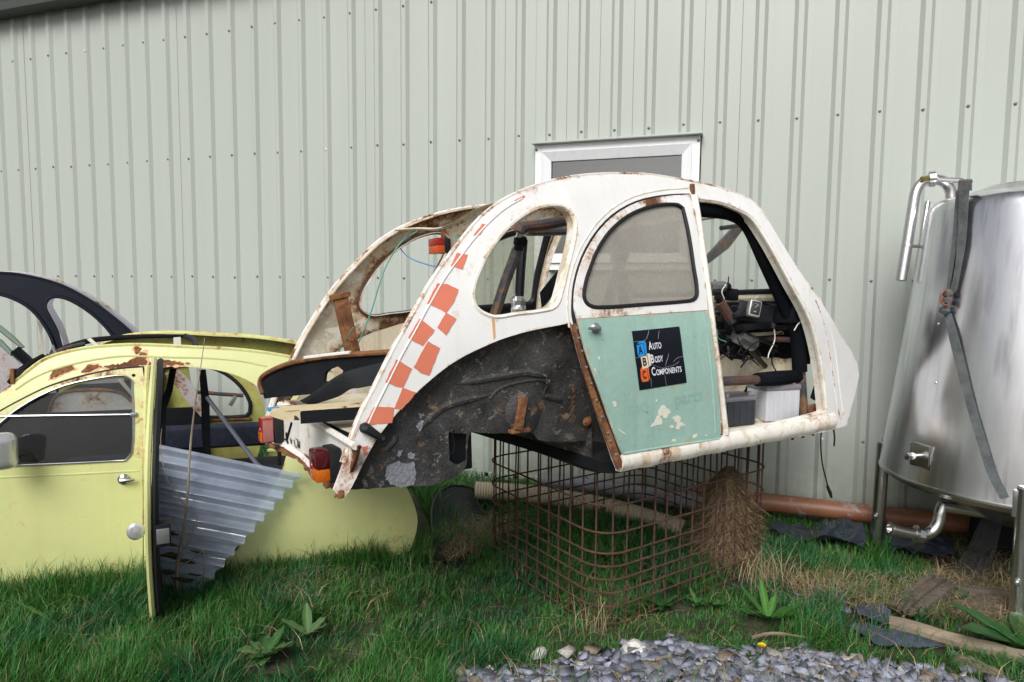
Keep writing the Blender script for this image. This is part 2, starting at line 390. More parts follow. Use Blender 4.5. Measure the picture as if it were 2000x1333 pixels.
def tubegeo(path, r, seg=8, closed=False, caps=True, flat=1.):
    P = [Vector(p) for p in path]; n = len(P); rad = r if hasattr(r, '__len__') else [r]*n
    V = []; F = []; up = None
    for i in range(n):
        t = (P[(i+1) % n]-P[i-1]) if closed else (P[min(i+1, n-1)]-P[max(i-1, 0)])
        t.normalize()
        if up is None:
            up = Vector((0, 0, 1)) if abs(t.z) < .9 else Vector((1, 0, 0))
        a = (up-t*up.dot(t)); a.normalize(); b = t.cross(a); up = a
        for k in range(seg):
            q = 2*math.pi*k/seg; V.append(P[i]+a*(rad[i]*math.cos(q)*flat)+b*(rad[i]*math.sin(q)))
    for i in range(n if closed else n-1):
        for k in range(seg):
            F.append((i*seg+k, i*seg+(k+1) % seg, ((i+1) % n)*seg+(k+1) % seg, ((i+1) % n)*seg+k))
    if caps and not closed: F += [tuple(range(seg-1, -1, -1)), tuple((n-1)*seg+k for k in range(seg))]
    return V, F
def tube(name, path, r, mat, parent=None, seg=8, closed=False, smooth=0, flat=1.):
    if smooth: path = hermite(path, closed, smooth, 80)
    if hasattr(r, '__len__') and len(r) != len(path):
        r = list(np.interp(np.linspace(0, 1, len(path)), np.linspace(0, 1, len(r)), r))
    V, F = tubegeo(path, r, seg, closed, True, flat); return mk(name, V, F, mat, parent)
def join(*gs):
    V = []; F = []
    for v, f in gs: b = len(V); V += list(v); F += [tuple(i+b for i in q) for q in f]
    return V, F
def boxgeo(c, s, rot=None, bev=.0, seg=1):
    bm = bmesh.new(); bmesh.ops.create_cube(bm, size=1)
    for v in bm.verts: v.co = Vector((v.co.x*s[0], v.co.y*s[1], v.co.z*s[2]))
    if bev: bmesh.ops.bevel(bm, geom=bm.edges[:], offset=bev, segments=seg, profile=.6, affect='EDGES')
    V = []
    for v in bm.verts: V.append((rot @ v.co if rot else v.co)+Vector(c))
    F = [tuple(v.index for v in f.verts) for f in bm.faces]; bm.free(); return V, F
def box(name, c, s, mat, parent=None, rot=None, bev=.004, seg=2):
    V, F = boxgeo(c, s, rot, bev, seg); return mk(name, V, F, mat, parent)
def lathegeo(prof, c=(0, 0, 0), axis=(0, 0, 1), seg=32):
    ax = Vector(axis).normalized(); a = ax.orthogonal().normalized(); b = ax.cross(a); V = []; F = []
    for r, h in prof:
        for k in range(seg):
            q = 2*math.pi*k/seg; V.append(Vector(c)+ax*h+(a*math.cos(q)+b*math.sin(q))*r)
    for i in range(len(prof)-1):
        for k in range(seg): F.append((i*seg+k, i*seg+(k+1) % seg, (i+1)*seg+(k+1) % seg, (i+1)*seg+k))
    if prof[0][0] > 1e-6: F.append(tuple(range(seg-1, -1, -1)))
    if prof[-1][0] > 1e-6: F.append(tuple((len(prof)-1)*seg+k for k in range(seg)))
    return V, F
def lathe(name, prof, mat, parent=None, **k):
    V, F = lathegeo(prof, **k); return mk(name, V, F, mat, parent)
def ribbon(name, A, B, th, mat, parent=None, nw=3, nrm=None, bow=0.):
    """Sheet between two edge lines, with thickness."""
    A = [Vector(p) for p in A]; B = [Vector(p) for p in B]; n = len(A); V = []; F = []; W = nw+1
    for i in range(n):
        t = A[min(i+1, n-1)]-A[max(i-1, 0)]; d = (B[i]-A[i]).cross(t).normalized()
        if nrm is not None and d.dot(Vector(nrm)) < 0: d = -d
        for k in range(W):
            s = k/nw; V.append(A[i].lerp(B[i], s)+d*bow*4*s*(1-s))
    N_ = len(V)
    for i in range(n):
        t = A[min(i+1, n-1)]-A[max(i-1, 0)]; d = (B[i]-A[i]).cross(t).normalized()
        if nrm is not None and d.dot(Vector(nrm)) < 0: d = -d
        for k in range(W): V.append(V[i*W+k]-d*th)
    for i in range(n-1):
        for k in range(nw):
            q = (i*W+k, i*W+k+1, (i+1)*W+k+1, (i+1)*W+k); F += [q, tuple(N_+j for j in reversed(q))]
        for k in (0, nw): q = (i*W+k, (i+1)*W+k, N_+(i+1)*W+k, N_+i*W+k); F.append(q if k == 0 else q[::-1])
    for i in (0, n-1):
        for k in range(nw): q = (i*W+k, i*W+k+1, N_+i*W+k+1, N_+i*W+k); F.append(q if i else q[::-1])
    return mk(name, V, F, mat, parent)
def fontgeo(txt):
    cu = bpy.data.curves.new('lettering', 'FONT'); cu.body = txt; cu.resolution_u = 3; cu.offset = .022
    o = bpy.data.objects.new('lettering', cu); COL.objects.link(o)
    dg = bpy.context.evaluated_depsgraph_get(); me = bpy.data.meshes.new_from_object(o.evaluated_get(dg))
    V = [v.co.copy() for v in me.vertices]; F = [tuple(p.vertices) for p in me.polygons]
    bpy.data.objects.remove(o); bpy.data.meshes.remove(me); bpy.data.curves.remove(cu); return V, F

# ================================================================== THE SETTING
WALLY = 4.60
def flat(name, z, x0, x1, y0, y1, mat, n=2):
    V = []; F = []
    for j in range(n+1):
        for i in range(n+1): V.append((x0+(x1-x0)*i/n, y0+(y1-y0)*j/n, z))
    for j in range(n):
        for i in range(n): a = j*(n+1)+i; F.append((a, a+1, a+n+2, a+n+1))
    return mk(name, V, F, mat, None, False)
def bumps(x, y):
    return .012*mnoise.noise((x*2.1, y*2.1, 3.1))+.008*mnoise.noise((x*6, y*6, 1.1))-.012
def make_ground():
    xs = np.concatenate([[-400, -60, -15], np.arange(-6, 4.01, .08), [15, 60, 400]])
    ys = np.concatenate([[-400, -60, -12, -3], np.arange(1.0, 4.75, .08), [5.5, 12, 60, 400]])
    V = [(x, y, bumps(x, y) if (-6 < x < 4 and .9 < y < 4.8) else -.012) for y in ys for x in xs]
    n = len(xs); F = [(j*n+i, j*n+i+1, (j+1)*n+i+1, (j+1)*n+i) for j in range(len(ys)-1) for i in range(n-1)]
    tag(mk('ground', V, F, 'earth'), None, None, kind='structure')
make_ground()

# ---- shed wall: cladding sheets of four ribs each, screws, eave, window
shed = thing('shed_wall', 'pale green ribbed metal cladding wall of the shed behind the cars', 'wall', loc=(0, WALLY, 0))
RIB = .225; C0X = -6.728        # x of screw column 0
WX0, WX1, WZ1, WZ0 = -1.423, -.322, 2.405, 1.55   # window opening
def rib_profile():
    q = []                                            # (dx, proud) across one 225 mm module centred on a rib
    for dx, d in ((-.1125, 0), (-.038, 0), (-.016, .024), (.016, .024), (.038, 0)): q.append((dx, d))
    return q
def sheet(c0, n, z0, z1, name='cladding_sheet'):
    prof = []; yo = .003*((c0//4) % 2)
    for c in range(c0, c0+n):
        for dx, d in rib_profile(): prof.append((C0X+c*RIB+dx, -d-yo))
        # two fine swages between ribs
        b = C0X+c*RIB+.1125
        for dx, d in ((-.047, 0), (-.043, -.0003), (-.037, -.0003), (-.033, 0)): prof.append((b+dx, d-yo))
        if c == c0+n-1: prof.append((b, -yo)); prof.append((b+.002, -yo))
    V = []; zs = [z0, z1]
    for z in zs: V += [(x, y, z) for x, y in prof]
    n_ = len(prof); F = [(i, i+1, n_+i+1, n_+i) for i in range(n_-1)]
    b = len(V); V += [(x, y+.006, z) for x, y, z in V]; F += [(b+n_+i, b+n_+i+1, b+i+1, b+i) for i in range(n_-1)]
    o = mk(name, V, F, 'cladding', shed, False); return o
def cX(c): return C0X+c*RIB
zt = 3.95
for c0 in range(-18, 61, 4):
    x0, x1 = cX(c0)-.1125, cX(c0+3)+.1125
    if x1 < WX0 or x0 > WX1: sheet(c0, 4, .03, zt)
    else:
        for c in range(c0, c0+4):
            a, b = cX(c)-.1125, cX(c)+.1125
            if b < WX0+.02 or a > WX1-.02: sheet(c, 1, .03, zt)
            else: sheet(c, 1, WZ1+.015, zt); sheet(c, 1, .03, WZ0)
sv, sf = lathegeo([(.0095, 0), (.0095, .003), (.006, .004), (.006, .008), (.0035, .0095)], (0, 0, 0), (0, -1, 0), 8)
sm = bpy.data.meshes.new('screw'); sm.from_pydata([tuple(v) for v in sv], [], sf); sm.materials.append(MATS['screw_metal'])
sm2 = sm.copy(); sm2.materials.clear(); sm2.materials.append(MATS['screw_white'])
for j, z in enumerate((3.47, 2.481, 1.491, .502)):
    for c in range(-2, 40):
        x = cX(c)
        if WX0-.05 < x < WX1+.05 and j == 2: continue
        o = link('screw', sm2 if random.random() < .05 else sm, shed); o.location = (x+random.uniform(-.003, .003), -.0255, z+random.uniform(-.005, .005))
def eave():
    e = box('eave_gutter', (-3, -.10, 3.90), (24, .17, .10), 'eave_metal', shed, bev=.02)
    box('roof_edge', (-3, .9, 4.06), (24.4, 2.4, .06), 'cladding', shed, bev=.01)
eave()
box('base_flashing', (-2, -.012, .02), (26, .03, .09), 'cladding', shed, bev=.004)
# back of the shed wall so that daylight does not come through the window
box('inner_wall', (-3, 2.2, 2.0), (24, .06, 4.0), 'window_room', shed, bev=.0)

win = mk('window', [(WX0, .0, WZ0), (WX1, .0, WZ0), (WX1, .0, WZ1), (WX0, .0, WZ1)], [(0, 1, 2, 3)], 'upvc', shed)
bpy.data.objects.remove(win)
def frame_ring(name, x0, x1, z0, z1, w, y0, y1, mat, par, sl=0.):
    """Mitred rectangular frame; sl slopes the inner lip back."""
    o = [(x0, z0), (x1, z0), (x1, z1), (x0, z1)]; i = [(x0+w, z0+w), (x1-w, z0+w), (x1-w, z1-w), (x0+w, z1-w)]
    V = [(x, y0, z) for x, z in o]+[(x, y0+sl, z) for x, z in i]+[(x, y1, z) for x, z in o]+[(x, y1, z) for x, z in i]
    F = []
    for k in range(4):
        n = (k+1) % 4; F += [(k, n, 4+n, 4+k), (8+n, 8+k, 12+k, 12+n), (n, k, 8+k, 8+n), (4+k, 4+n, 12+n, 12+k)]
    return mk(name, V, F, mat, par, False)
win = frame_ring('window', WX0, WX1, WZ0, WZ1, .052, -.045, .05, 'upvc', shed)
frame_ring('sash', WX0+.05, WX1-.05, WZ0+.05, WZ1-.05, .062, -.062, .03, 'upvc', win, sl=.028)
mk('pane', [(WX0+.10, -.012, WZ0+.1), (WX1-.10, -.012, WZ0+.1), (WX1-.10, -.012, WZ1-.1), (WX0+.10, -.012, WZ1-.1)], [(0, 1, 2, 3)], 'window_glass', win)
box('drip_flashing', ((WX0+WX1)/2, -.05, WZ1+.008), (WX1-WX0+.03, .085, .012), 'cladding', win, bev=.002)
for x in (WX0+.01, WX1-.01):
    o = link('screw', sm, win); o.location = (x, -.047, WZ1-.03)
# beam and board inside the room, seen through the pane
bz_ = atY(1200, 338, WALLY+.35).z
box('room_beam', (-.85, .35, bz_), (1.6, .06, .10), 'pale_trim', shed, bev=.004)
box('room_beam', (-.50, .36, bz_-.25), (.07, .05, .5), 'pale_trim', shed, bev=.004)

# ================================================================== THE WHITE SHELL ON THE CAGE
FW = Frame((-.437, 2.543, .742), R(51.3), R(.8), R(-2.3)); WW = 1.276
def sW(x, z):
    s = 0.
    if z > .5: s += .15*((z-.5)/.6)**1.7
    if x < -.1: s += .095*((-.1-x)/.95)**1.3
    if x > 1.2: s += .035*min(1.4, (x-1.2)/.35)**1.5
    return s
def off(f, d): return lambda x, z: f(x, z)+d
def far(f, d=0.): return lambda x, z: WW-f(x, z)-d
white = thing('car_shell', 'stripped white car body with orange checks and green rear door on wire cage', 'car', FW)
outl = [(670, 977), (652, 959), (672, 905), (696, 837), (711, 801), (734, 758), (757, 711), (772, 681), (787, 654), (802, 627), (817, 600), (832, 573), (850, 542), (868, 516), (892, 484), (916, 453), (940, 425), (967, 403), (994, 386), (1030, 370), (1075, 355), (1120, 346), (1170, 341), (1215, 340), (1260, 341), (1305, 347), (1346, 354), (1385, 362), (1422, 372), (1450, 383), (1476, 398), (1499, 428), (1530, 480), (1566, 535), (1589, 567), (1616, 609), (1643, 654), (1674, 708), (1678, 735), (1670, 771), (1658, 816), (1655, 832), (1634, 838), (1500, 864), (1400, 882), (1300, 902), (1214, 920), (1205, 914), (1190, 872), (1168, 808), (1140, 720), (1122, 655), (1115, 631), (1090, 636), (1030, 648), (980, 663), (942, 679), (909, 695), (876, 715), (843, 741), (810, 771), (770, 814), (737, 857), (711, 903), (688, 950)]
qwin = [(925, 585), (926, 560), (934, 535), (955, 492), (990, 447), (1030, 416), (1068, 402), (1098, 402), (1115, 412), (1125, 435), (1122, 470), (1110, 520), (1098, 570), (1086, 599), (1060, 608), (1010, 614), (970, 620), (946, 613), (930, 600)]
door_o = [(1126, 626), (1122, 600), (1125, 556), (1140, 505), (1165, 460), (1200, 422), (1245, 396), (1295, 384), (1349, 380), (1362, 450), (1383, 608), (1409, 853), (1402, 858), (1300, 873), (1215, 887), (1208, 870), (1190, 820), (1165, 748), (1142, 682)]
dhole = [(1134, 626), (1131, 600), (1134, 560), (1149, 510), (1173, 467), (1206, 431), (1248, 406), (1297, 394), (1341, 390), (1353, 452), (1373, 608), (1397, 846), (1300, 862), (1222, 874), (1200, 820), (1175, 748), (1150, 682)]
fhole = [(1357, 389), (1404, 394), (1440, 407), (1471, 425), (1497, 461), (1528, 515), (1553, 562), (1573, 597), (1589, 634), (1601, 680), (1611, 740), (1617, 806), (1557, 822), (1422, 850), (1413, 843), (1396, 712), (1380, 600), (1365, 488)]
T = lambda pts, f=sW: FW.trace(pts, f)
O_, Q_, DH_, FH_ = T(outl), T(qwin), T(dhole), T(fhole)
panel('side_panel', O_, sW, white, [Q_, DH_, FH_], .014, .04)
# opposite side: same pressing, mirrored, door shut
farside = panel('side_panel', O_, far(sW), white, [Q_, DH_, FH_], .014, .04, mats=('car_white', 'car_inner'), flip=True)
# flange that the roof canvas and boot lid closed on, along the top edge of each side
top = hermite(O_[2:32], False, 2)
for fn, sgn in ((sW, 1), (far(sW), -1)):
    A = [Vector((p.x, fn(p.x, p.y)+sgn*.002, p.y)) for p in top]; B = [a+Vector((0, sgn*.045, -.004)) for a in A]
    ribbon('roof_flange', A, B, .006, 'car_inner' if sgn < 0 else 'rail_rusty', white, 1, nrm=(0, 0, 1))
    tube('gutter_bead', [a+Vector((0, sgn*.004, .001)) for a in A], .0075, 'rail_rusty', white, 6)
# window lips and second skin ring around the openings
def lip(loop, fn, d, r, mat, par=white, name='window_lip', closed=True):
    P = hermite(loop, closed, 3); return tube(name, [Vector((p.x, fn(p.x, p.y)+d, p.y)) for p in P], r, mat, par, 6, closed)
lip(Q_, sW, .004, .009, 'car_white_sill'); lip(Q_, far(sW), -.018, .010, 'rust_tube')
lip(FH_, sW, .012, .012, 'car_white_sill', name='door_flange'); lip(FH_, far(sW), -.012, .012, 'car_inner', name='door_flange')
lip(DH_, far(sW), -.012, .010, 'car_inner', name='door_flange')
# ring channel inside the near front opening: depth of the A pillar
def channel(loop, fn, sgn, depth, mat, name):
    P = hermite(loop, True, 3); A = [Vector((p.x, fn(p.x, p.y)+sgn*.012, p.y)) for p in P]; A.append(A[0]); B = [a+Vector((0, sgn*depth, 0)) for a in A]
    return ribbon(name, A, B, .004, mat, white, 2)
channel(FH_, sW, 1, .05, 'car_white_sill', 'pillar_return'); channel(Q_, sW, 1, .045, 'car_inner', 'pillar_return')
channel(FH_, far(sW), -1, .05, 'car_inner', 'pillar_return'); channel(Q_, far(sW), -1, .03, 'car_inner', 'pillar_return')
# drip moulding: fine raised line above door arch
dm = T([(1112, 640), (1108, 600), (1112, 552), (1128, 498), (1155, 450), (1193, 410), (1240, 384), (1293, 372), (1344, 368)])
tube('drip_moulding', [Vector((a, sW(a, b)+.001, b)) for a, b in [(p.x, p.y) for p in hermite(dm, False, 3)]], .004, 'car_white_sill', white, 6)
# ---- rear door (green below, white above) with its sign
def sD(x, z): return sW(x, z)-.010-.012*max(0, math.sin(math.pi*min(1, max(0, (z-.02)/.62))))
low = [(1127, 624), (1383, 607), (1409, 853), (1402, 858), (1300, 873), (1215, 887), (1208, 870), (1190, 820), (1165, 748), (1142, 682)]
upp = [(1383, 606), (1127, 623), (1122, 600), (1125, 556), (1140, 505), (1165, 460), (1200, 422), (1245, 396), (1295, 384), (1349, 380), (1362, 450)]
glz = [(1141, 582), (1142, 562), (1150, 532), (1170, 484), (1198, 446), (1237, 417), (1282, 402), (1322, 400), (1334, 407), (1344, 450), (1355, 520), (1362, 572), (1356, 585), (1340, 589), (1250, 596), (1170, 601), (1150, 596)]
door = panel('rear_door', T(low, sD), sD, white, (), .018, .035, mats=('door_green', 'car_cream'))
panel('door_upper', T(upp, sD), sD, door, [T(glz, sD)], .016, .03, mats=('car_white', 'car_cream'))
G_ = T(glz, sD)
panel('door_glass', [Vector(p) for p in G_], off(sD, .008), door, (), .004, .06, mats=('door_haze',))
tube('glass_seal', [Vector((p.x, sD(p.x, p.y)+.002, p.y)) for p in hermite(G_, True, 4)], .0085, 'rubber', door, 8, True)
D_ = T(door_o, sD)
tube('door_seal', [Vector((p.x, sD(p.x, p.y)+.014, p.y)) for p in hermite(D_, True, 3)], .0085, 'rubber', door, 6, True)
# raised rolled edge down the door's front and rear
for seg_ in (low[3:], [(1372, 612), (1396, 846)]):
    L = T(seg_, sD); tube('door_edge', [Vector((p.x+.006, sD(p.x, p.y)-.000, p.y)) for p in hermite(L, False, 3)], .004, 'door_green', door, 6)
hp = FW.surf(1163, 642, sD)
lathe('handle_rose', [(.0, -.004), (.021, -.004), (.021, .004), (.015, .010), (.008, .014), (0, .015)], 'alu', door, c=hp+Vector((0, .002, 0)), axis=(0, -1, 0), seg=20)
tube('handle', [hp+Vector((.006, -.016, .0)), hp+Vector((-.018, -.021, .001)), hp+Vector((-.050, -.022, .003))], [.010, .008, .0045], 'alu', door, 10, smooth=3)
DC = lambda x, y: (1140+x/3.089, 600+y/3.089)
for zz in ([(482, 590), (495, 605), (520, 620), (525, 640), (510, 650), (500, 670), (480, 668), (470, 655), (455, 665), (450, 640), (452, 620), (470, 600)], [(440, 660), (460, 655), (475, 690), (470, 710), (440, 715), (405, 725), (415, 705), (430, 690)], [(545, 660), (570, 655), (590, 670), (580, 690), (610, 710), (615, 720), (590, 715), (570, 740), (555, 735), (565, 705), (550, 690), (535, 672)], [(525, 712), (540, 712), (545, 725), (530, 735), (518, 725)], [(172, 572), (190, 565), (198, 590), (180, 605)], [(210, 730), (235, 750), (258, 770), (240, 765), (220, 750)], [(535, 798), (555, 798), (550, 815), (532, 812)], [(655, 775), (685, 765), (680, 785), (660, 790)], [(435, 560), (442, 558), (442, 575), (436, 574)], [(85, 295), (95, 300), (100, 318), (90, 312)], [(60, 370), (70, 372), (74, 400), (64, 396)], [(160, 690), (172, 700), (184, 735), (172, 728)], [(730, 770), (745, 768), (744, 776), (731, 778)]):
    panel('bare_patch', T([DC(*p) for p in zz], sD), off(sD, -.0012), door, (), .001, .012, mats=('bare_patch',), sub=1, jag=.0022)
def SG(zx, zy): return (1220+zx/8.333, 620+zy/8.333)
def sS(d): return off(sD, -d)
def decal(name, zpts, d, mat, par=door, g=.03, sm=False):
    return panel(name, FW.trace([SG(*p) for p in zpts], sS(d)), sS(d), par, (), .0008, g, mats=(mat,), smooth_in=sm)
decal('sign_panel', [(118, 228), (500, 190), (890, 150), (950, 600), (1012, 1065), (630, 1128), (243, 1190), (180, 700)], .002, 'sign_black')
decal('sign_block', [(196, 455), (305, 430), (330, 625), (232, 645), (214, 600)], .0034, 'block_blue'); decal('sign_block', [(203, 430), (240, 398), (318, 387), (345, 410), (362, 590), (337, 605), (312, 425)], .0034, 'block_blue')
decal('sign_block', [(262, 650), (366, 622), (392, 815), (296, 842)], .0040, 'block_cream'); decal('sign_block', [(345, 605), (395, 588), (412, 600), (430, 780), (400, 806), (376, 618)], .0040, 'block_cream')
decal('sign_block', [(256, 850), (366, 838), (392, 1042), (290, 1057), (270, 1000)], .0034, 'block_orange'); decal('sign_block', [(258, 845), (280, 812), (392, 822), (412, 1000), (398, 1020), (374, 840)], .0032, 'block_orange')
def decal_text(txt, p0, p1, hgt, d, mat, SG=SG):
    V, F = fontgeo(txt); xs = [v.x for v in V]; ys = [v.y for v in V]; x0, x1, ym = min(xs), max(xs), max(ys)
    if not txt.isupper(): ym = max(ys)
    p0, p1 = Vector(p0), Vector(p1); dx = p1-p0; up = Vector((-.14, -1)).normalized()*hgt; W_ = []
    for v in V:
        q = p0+dx*((v.x-x0)/(x1-x0))+up*(v.y/ym); a, b = SG(q.x, q.y); s = FW.surf(a, b, sS(d)); W_.append(s)
    return mk('lettering', W_, F, mat, door, False)
for big, rest, p0, pm, p1, H, h in (('A', 'UTO', (398, 527), (462, 521), (603, 501), 132, 100), ('B', 'ODY', (434, 747), (492, 739), (632, 716), 138, 100), ('C', 'OMPONENTS', (448, 951), (514, 944), (932, 886), 138, 92)):
    decal_text(big, p0, (pm[0]-4, pm[1]), H, .0032, 'sign_white'); decal_text(rest, (pm[0]+6, pm[1]), p1, h, .0032, 'sign_white')
decal_text('A', (236, 608), (300, 590), 135, .0048, 'sign_black'); decal_text('B', (306, 792), (366, 780), 130, .0054, 'sign_black'); decal_text('C', (302, 1000), (358, 992), 128, .0048, 'sign_black')
for t_, a_, b_, h_ in (('mo', (275, 650), (395, 628), 60), ('parts', (555, 592), (722, 560), 62)): decal_text(t_, a_, b_, h_, .0010, 'ghost_green', DC)
for sc in ([(140, 405), (225, 392), (325, 380), (375, 300), (395, 215)], [(172, 665), (235, 655), (300, 630)], [(545, 355), (552, 290), (562, 220)], [(668, 790), (680, 720), (702, 670), (716, 590)], [(795, 730), (825, 690), (880, 655), (955, 638)], [(430, 768), (520, 800), (610, 828), (720, 800), (820, 770), (888, 720)], [(655, 950), (668, 1040), (685, 1118)], [(425, 990), (440, 1130)]):
    P = [FW.surf(*SG(*p), sS(.0026)) for p in sc]; tube('sign_scratch', P, .0006, 'sign_scratch', door, 4, smooth=3)

# far rear door, seen from inside through the quarter window
fdoor = panel('rear_door', T(dhole), far(sW, .004), white, [T(glz)], .02, .05, mats=('car_white', 'black_paint'), flip=True)
panel('door_glass', T(glz), far(sW, .010), fdoor, (), .004, .08, mats=('far_glass',), flip=True)
GF = T(glz); tube('glass_seal', [Vector((p.x, WW-sW(p.x, p.y)-.022, p.y)) for p in hermite(GF, True, 3)], .016, 'black_paint', fdoor, 6, True)

# ---- sill and riveted strip
def sill(y0, sg, name='sill'):
    prof = [(-.012, .004), (-.018, .02), (-.016, .045), (-.004, .066), (.035, .07), (.05, .03), (.03, -.012), (.0, -.012)]
    V = []; F = []; xs = np.linspace(.0, 1.40, 29); n = len(prof)
    for i, x in enumerate(xs):
        j = .0035*math.sin(x*31)+.002*math.sin(x*77); fr = .035*max(0, (x-1.2)/.35)**1.5
        for y, z in prof: V.append((x, y0+sg*(y+fr), z+j*.6))
    for i in range(len(xs)-1):
        for k in range(n): q = (i*n+k, i*n+(k+1) % n, (i+1)*n+(k+1) % n, (i+1)*n+k); F.append(q if sg < 0 else q[::-1])
    F += [tuple(range(n)), tuple((len(xs)-1)*n+k for k in range(n))]
    return mk(name, V, F, 'car_white_sill', white)
sill(0, 1); sill(WW, -1)
st = T([(1116, 634), (1124, 672), (1141, 735), (1162, 800), (1184, 863), (1204, 916)])
A = [Vector((p.x-.004, sW(p.x, p.y)-.010, p.y)) for p in hermite(st, False, 4)]; B = [a+Vector((.034, .0, .006)) for a in A]
strip = ribbon('rivet_strip', A, B, .007, 'rust', white, 2, nrm=(0, -1, 0))
for i in range(1, 11):
    a = A[int(i*(len(A)-1)/10.6)]+Vector((.017, -.001, .003))
    lathe('rivet', [(.0062, 0), (.005, .003), (.002, .0042), (0, .0044)], 'alu', strip, c=a, axis=(0, -1, 0), seg=8)
# B pillar post
bp = T([(1355, 384), (1372, 500), (1388, 620), (1404, 745), (1416, 848)])
P = [Vector((p.x, sW(p.x, p.y)-.006, p.y)) for p in hermite(bp, False, 3)]
tube('centre_pillar', P, .0125, 'car_white_sill', white, 8)
for q in ((1350, 364), (1404, 834)):
    c = FW.surf(q[0], q[1]+6, sW); box('hinge_bracket', c+Vector((0, -.006, 0)), (.022, .014, .045), 'rust', white, bev=.004)

# ---- black inner wing
def sI(x, z): return sW(x, z)+.055+.10*max(0., min(1., (x+.95)/.9))*max(0., min(1., (.45-z)/.4))
wing = [(679, 957), (700, 920), (728, 860), (760, 812), (800, 768), (835, 735), (868, 706), (905, 686), (942, 670), (980, 654), (1030, 638), (1090, 626), (1128, 622), (1152, 705), (1182, 800), (1205, 880), (1190, 868), (1150, 862), (1100, 864), (1052, 860), (1038, 846), (975, 847), (918, 845), (913, 870), (912, 905), (902, 922), (880, 935), (845, 948), (800, 950), (740, 954)]
iw = panel('inner_wing', T(wing, sI), sI, white, [T([(876, 845), (912, 848), (911, 900), (893, 908), (878, 900)], sI)], .006, .035, mats=('underseal', 'black_matt'), jag=.0015)
c = FW.surf(893, 878, sI); box('wing_pocket', c+Vector((.02, .07, 0)), (.11, .08, .17), 'black_paint', white, bev=.005)
def onI(pts, d=0.): return [FW.surf(a, b, off(sI, d)) for a, b in pts]
for pts, r in (([(890, 751), (930, 743), (975, 735), (1025, 727), (1050, 731), (1076, 738)], .015), ([(822, 838), (838, 815), (865, 795), (900, 783), (960, 771)], .015), ([(1055, 772), (1080, 777), (1100, 783)], .013)):
    tube('pressed_rib', onI(pts, .004), [r*.3]+[r]*4+[r*.3], 'underseal', iw, 8, smooth=4)
# shock-tower swelling and crusty seam
V, F = lathegeo([(.0, .062), (.03, .058), (.06, .045), (.085, .02), (.10, 0), (.102, -.02)], (0, 0, 0), (0, -1, 0), 20)
c = FW.surf(1022, 800, sI); mk('damper_tower', [(v[0]*.75+c.x, v[1]*.28+c.y, v[2]*.95+c.z) for v in V], F, 'underseal', iw)
tube('seam_sealer', onI([(955, 780), (972, 762), (1000, 750), (1030, 744), (1055, 742), (1068, 752), (1062, 770), (1075, 780)], 0.), .0055, 'underseal', iw, 6, smooth=4)
br = onI([(1012, 777), (1017, 838)], -.036); d = (br[1]-br[0]); box('wing_bracket', (br[0]+br[1])/2+Vector((.006, 0, 0)), (.035, .012, d.length), 'rust', iw, rot=Matrix.Rotation(.22, 3, 'Y'), bev=.003)
box('wing_bracket_foot', br[1]+Vector((.0, .01, -.008)), (.08, .03, .014), 'rust', iw, bev=.004)
for q, rr in (((1148, 825), .013), ((1030, 798), .008), ((1029, 834), .008), ((1146, 823), .022)):
    c = onI([q], -.01 if rr < .02 else 0)[0]; lathe('wing_bolt', [(rr, -.004), (rr, .004), (rr*.55, .006), (rr*.5, .012), (0, .013)], 'rust', iw, c=c, axis=(0, -1, 0), seg=8)
pts = [(757, 912), (775, 902), (795, 908), (808, 900), (812, 925), (808, 946), (790, 952), (765, 946), (752, 930)]
panel('underseal_flake', T(pts, off(sI, -.003)), off(sI, -.003), iw, (), .003, .02, mats=('underseal_flake',), jag=.004)
for k in range(5):
    cx, cy = (812, 815) if k < 3 else (800, 875); q = [(cx+random.uniform(-20, 20), cy+random.uniform(-24, 24)) for _ in range(1)][0]
    pts = [(q[0]+random.uniform(3, 8)*math.cos(a), q[1]+random.uniform(3, 10)*math.sin(a)) for a in np.linspace(0, 2*math.pi, 9)[:-1]]
    panel('underseal_flake', T(pts, off(sI, -.002)), off(sI, -.002), iw, (), .002, .02, mats=('underseal_flake',), jag=.003)
tube('wing_wire', onI([(886, 838), (884, 850), (888, 870), (884, 888), (878, 884)], -.02), .003, 'black_matt', iw, 6, smooth=4)
# mirrored inner wing on the other side: inside face is cream
panel('inner_wing', T(wing[:21]+[(1000, 850), (912, 905), (880, 935), (800, 950)], sI), far(sI), white, (), .006, .06, mats=('underseal', 'car_cream'), flip=True)
# rubber T handle that held the boot lid
a, b, c = [FW.surf(*q, off(sW, -.02)) for q in ((716, 838), (748, 858), (765, 868))]
tl = tube('rubber_catch', [FW.surf(712, 836, off(sW, -.006)), a, b], [.018, .017, .010], 'rubber', white, 8, smooth=3)
lathe('catch_ball', [(0, -.014), (.011, -.007), (.012, .0), (.008, .010), (0, .014)], 'rubber', tl, c=b, axis=(0, -1, 0), seg=12)
tube('catch_grip', [FW.surf(772, 853, off(sW, -.03)), FW.surf(771, 862, off(sW, -.036)), FW.surf(765, 869, off(sW, -.036)), FW.surf(755, 880, off(sW, -.03))], .0095, 'rubber', tl, 8, smooth=3)

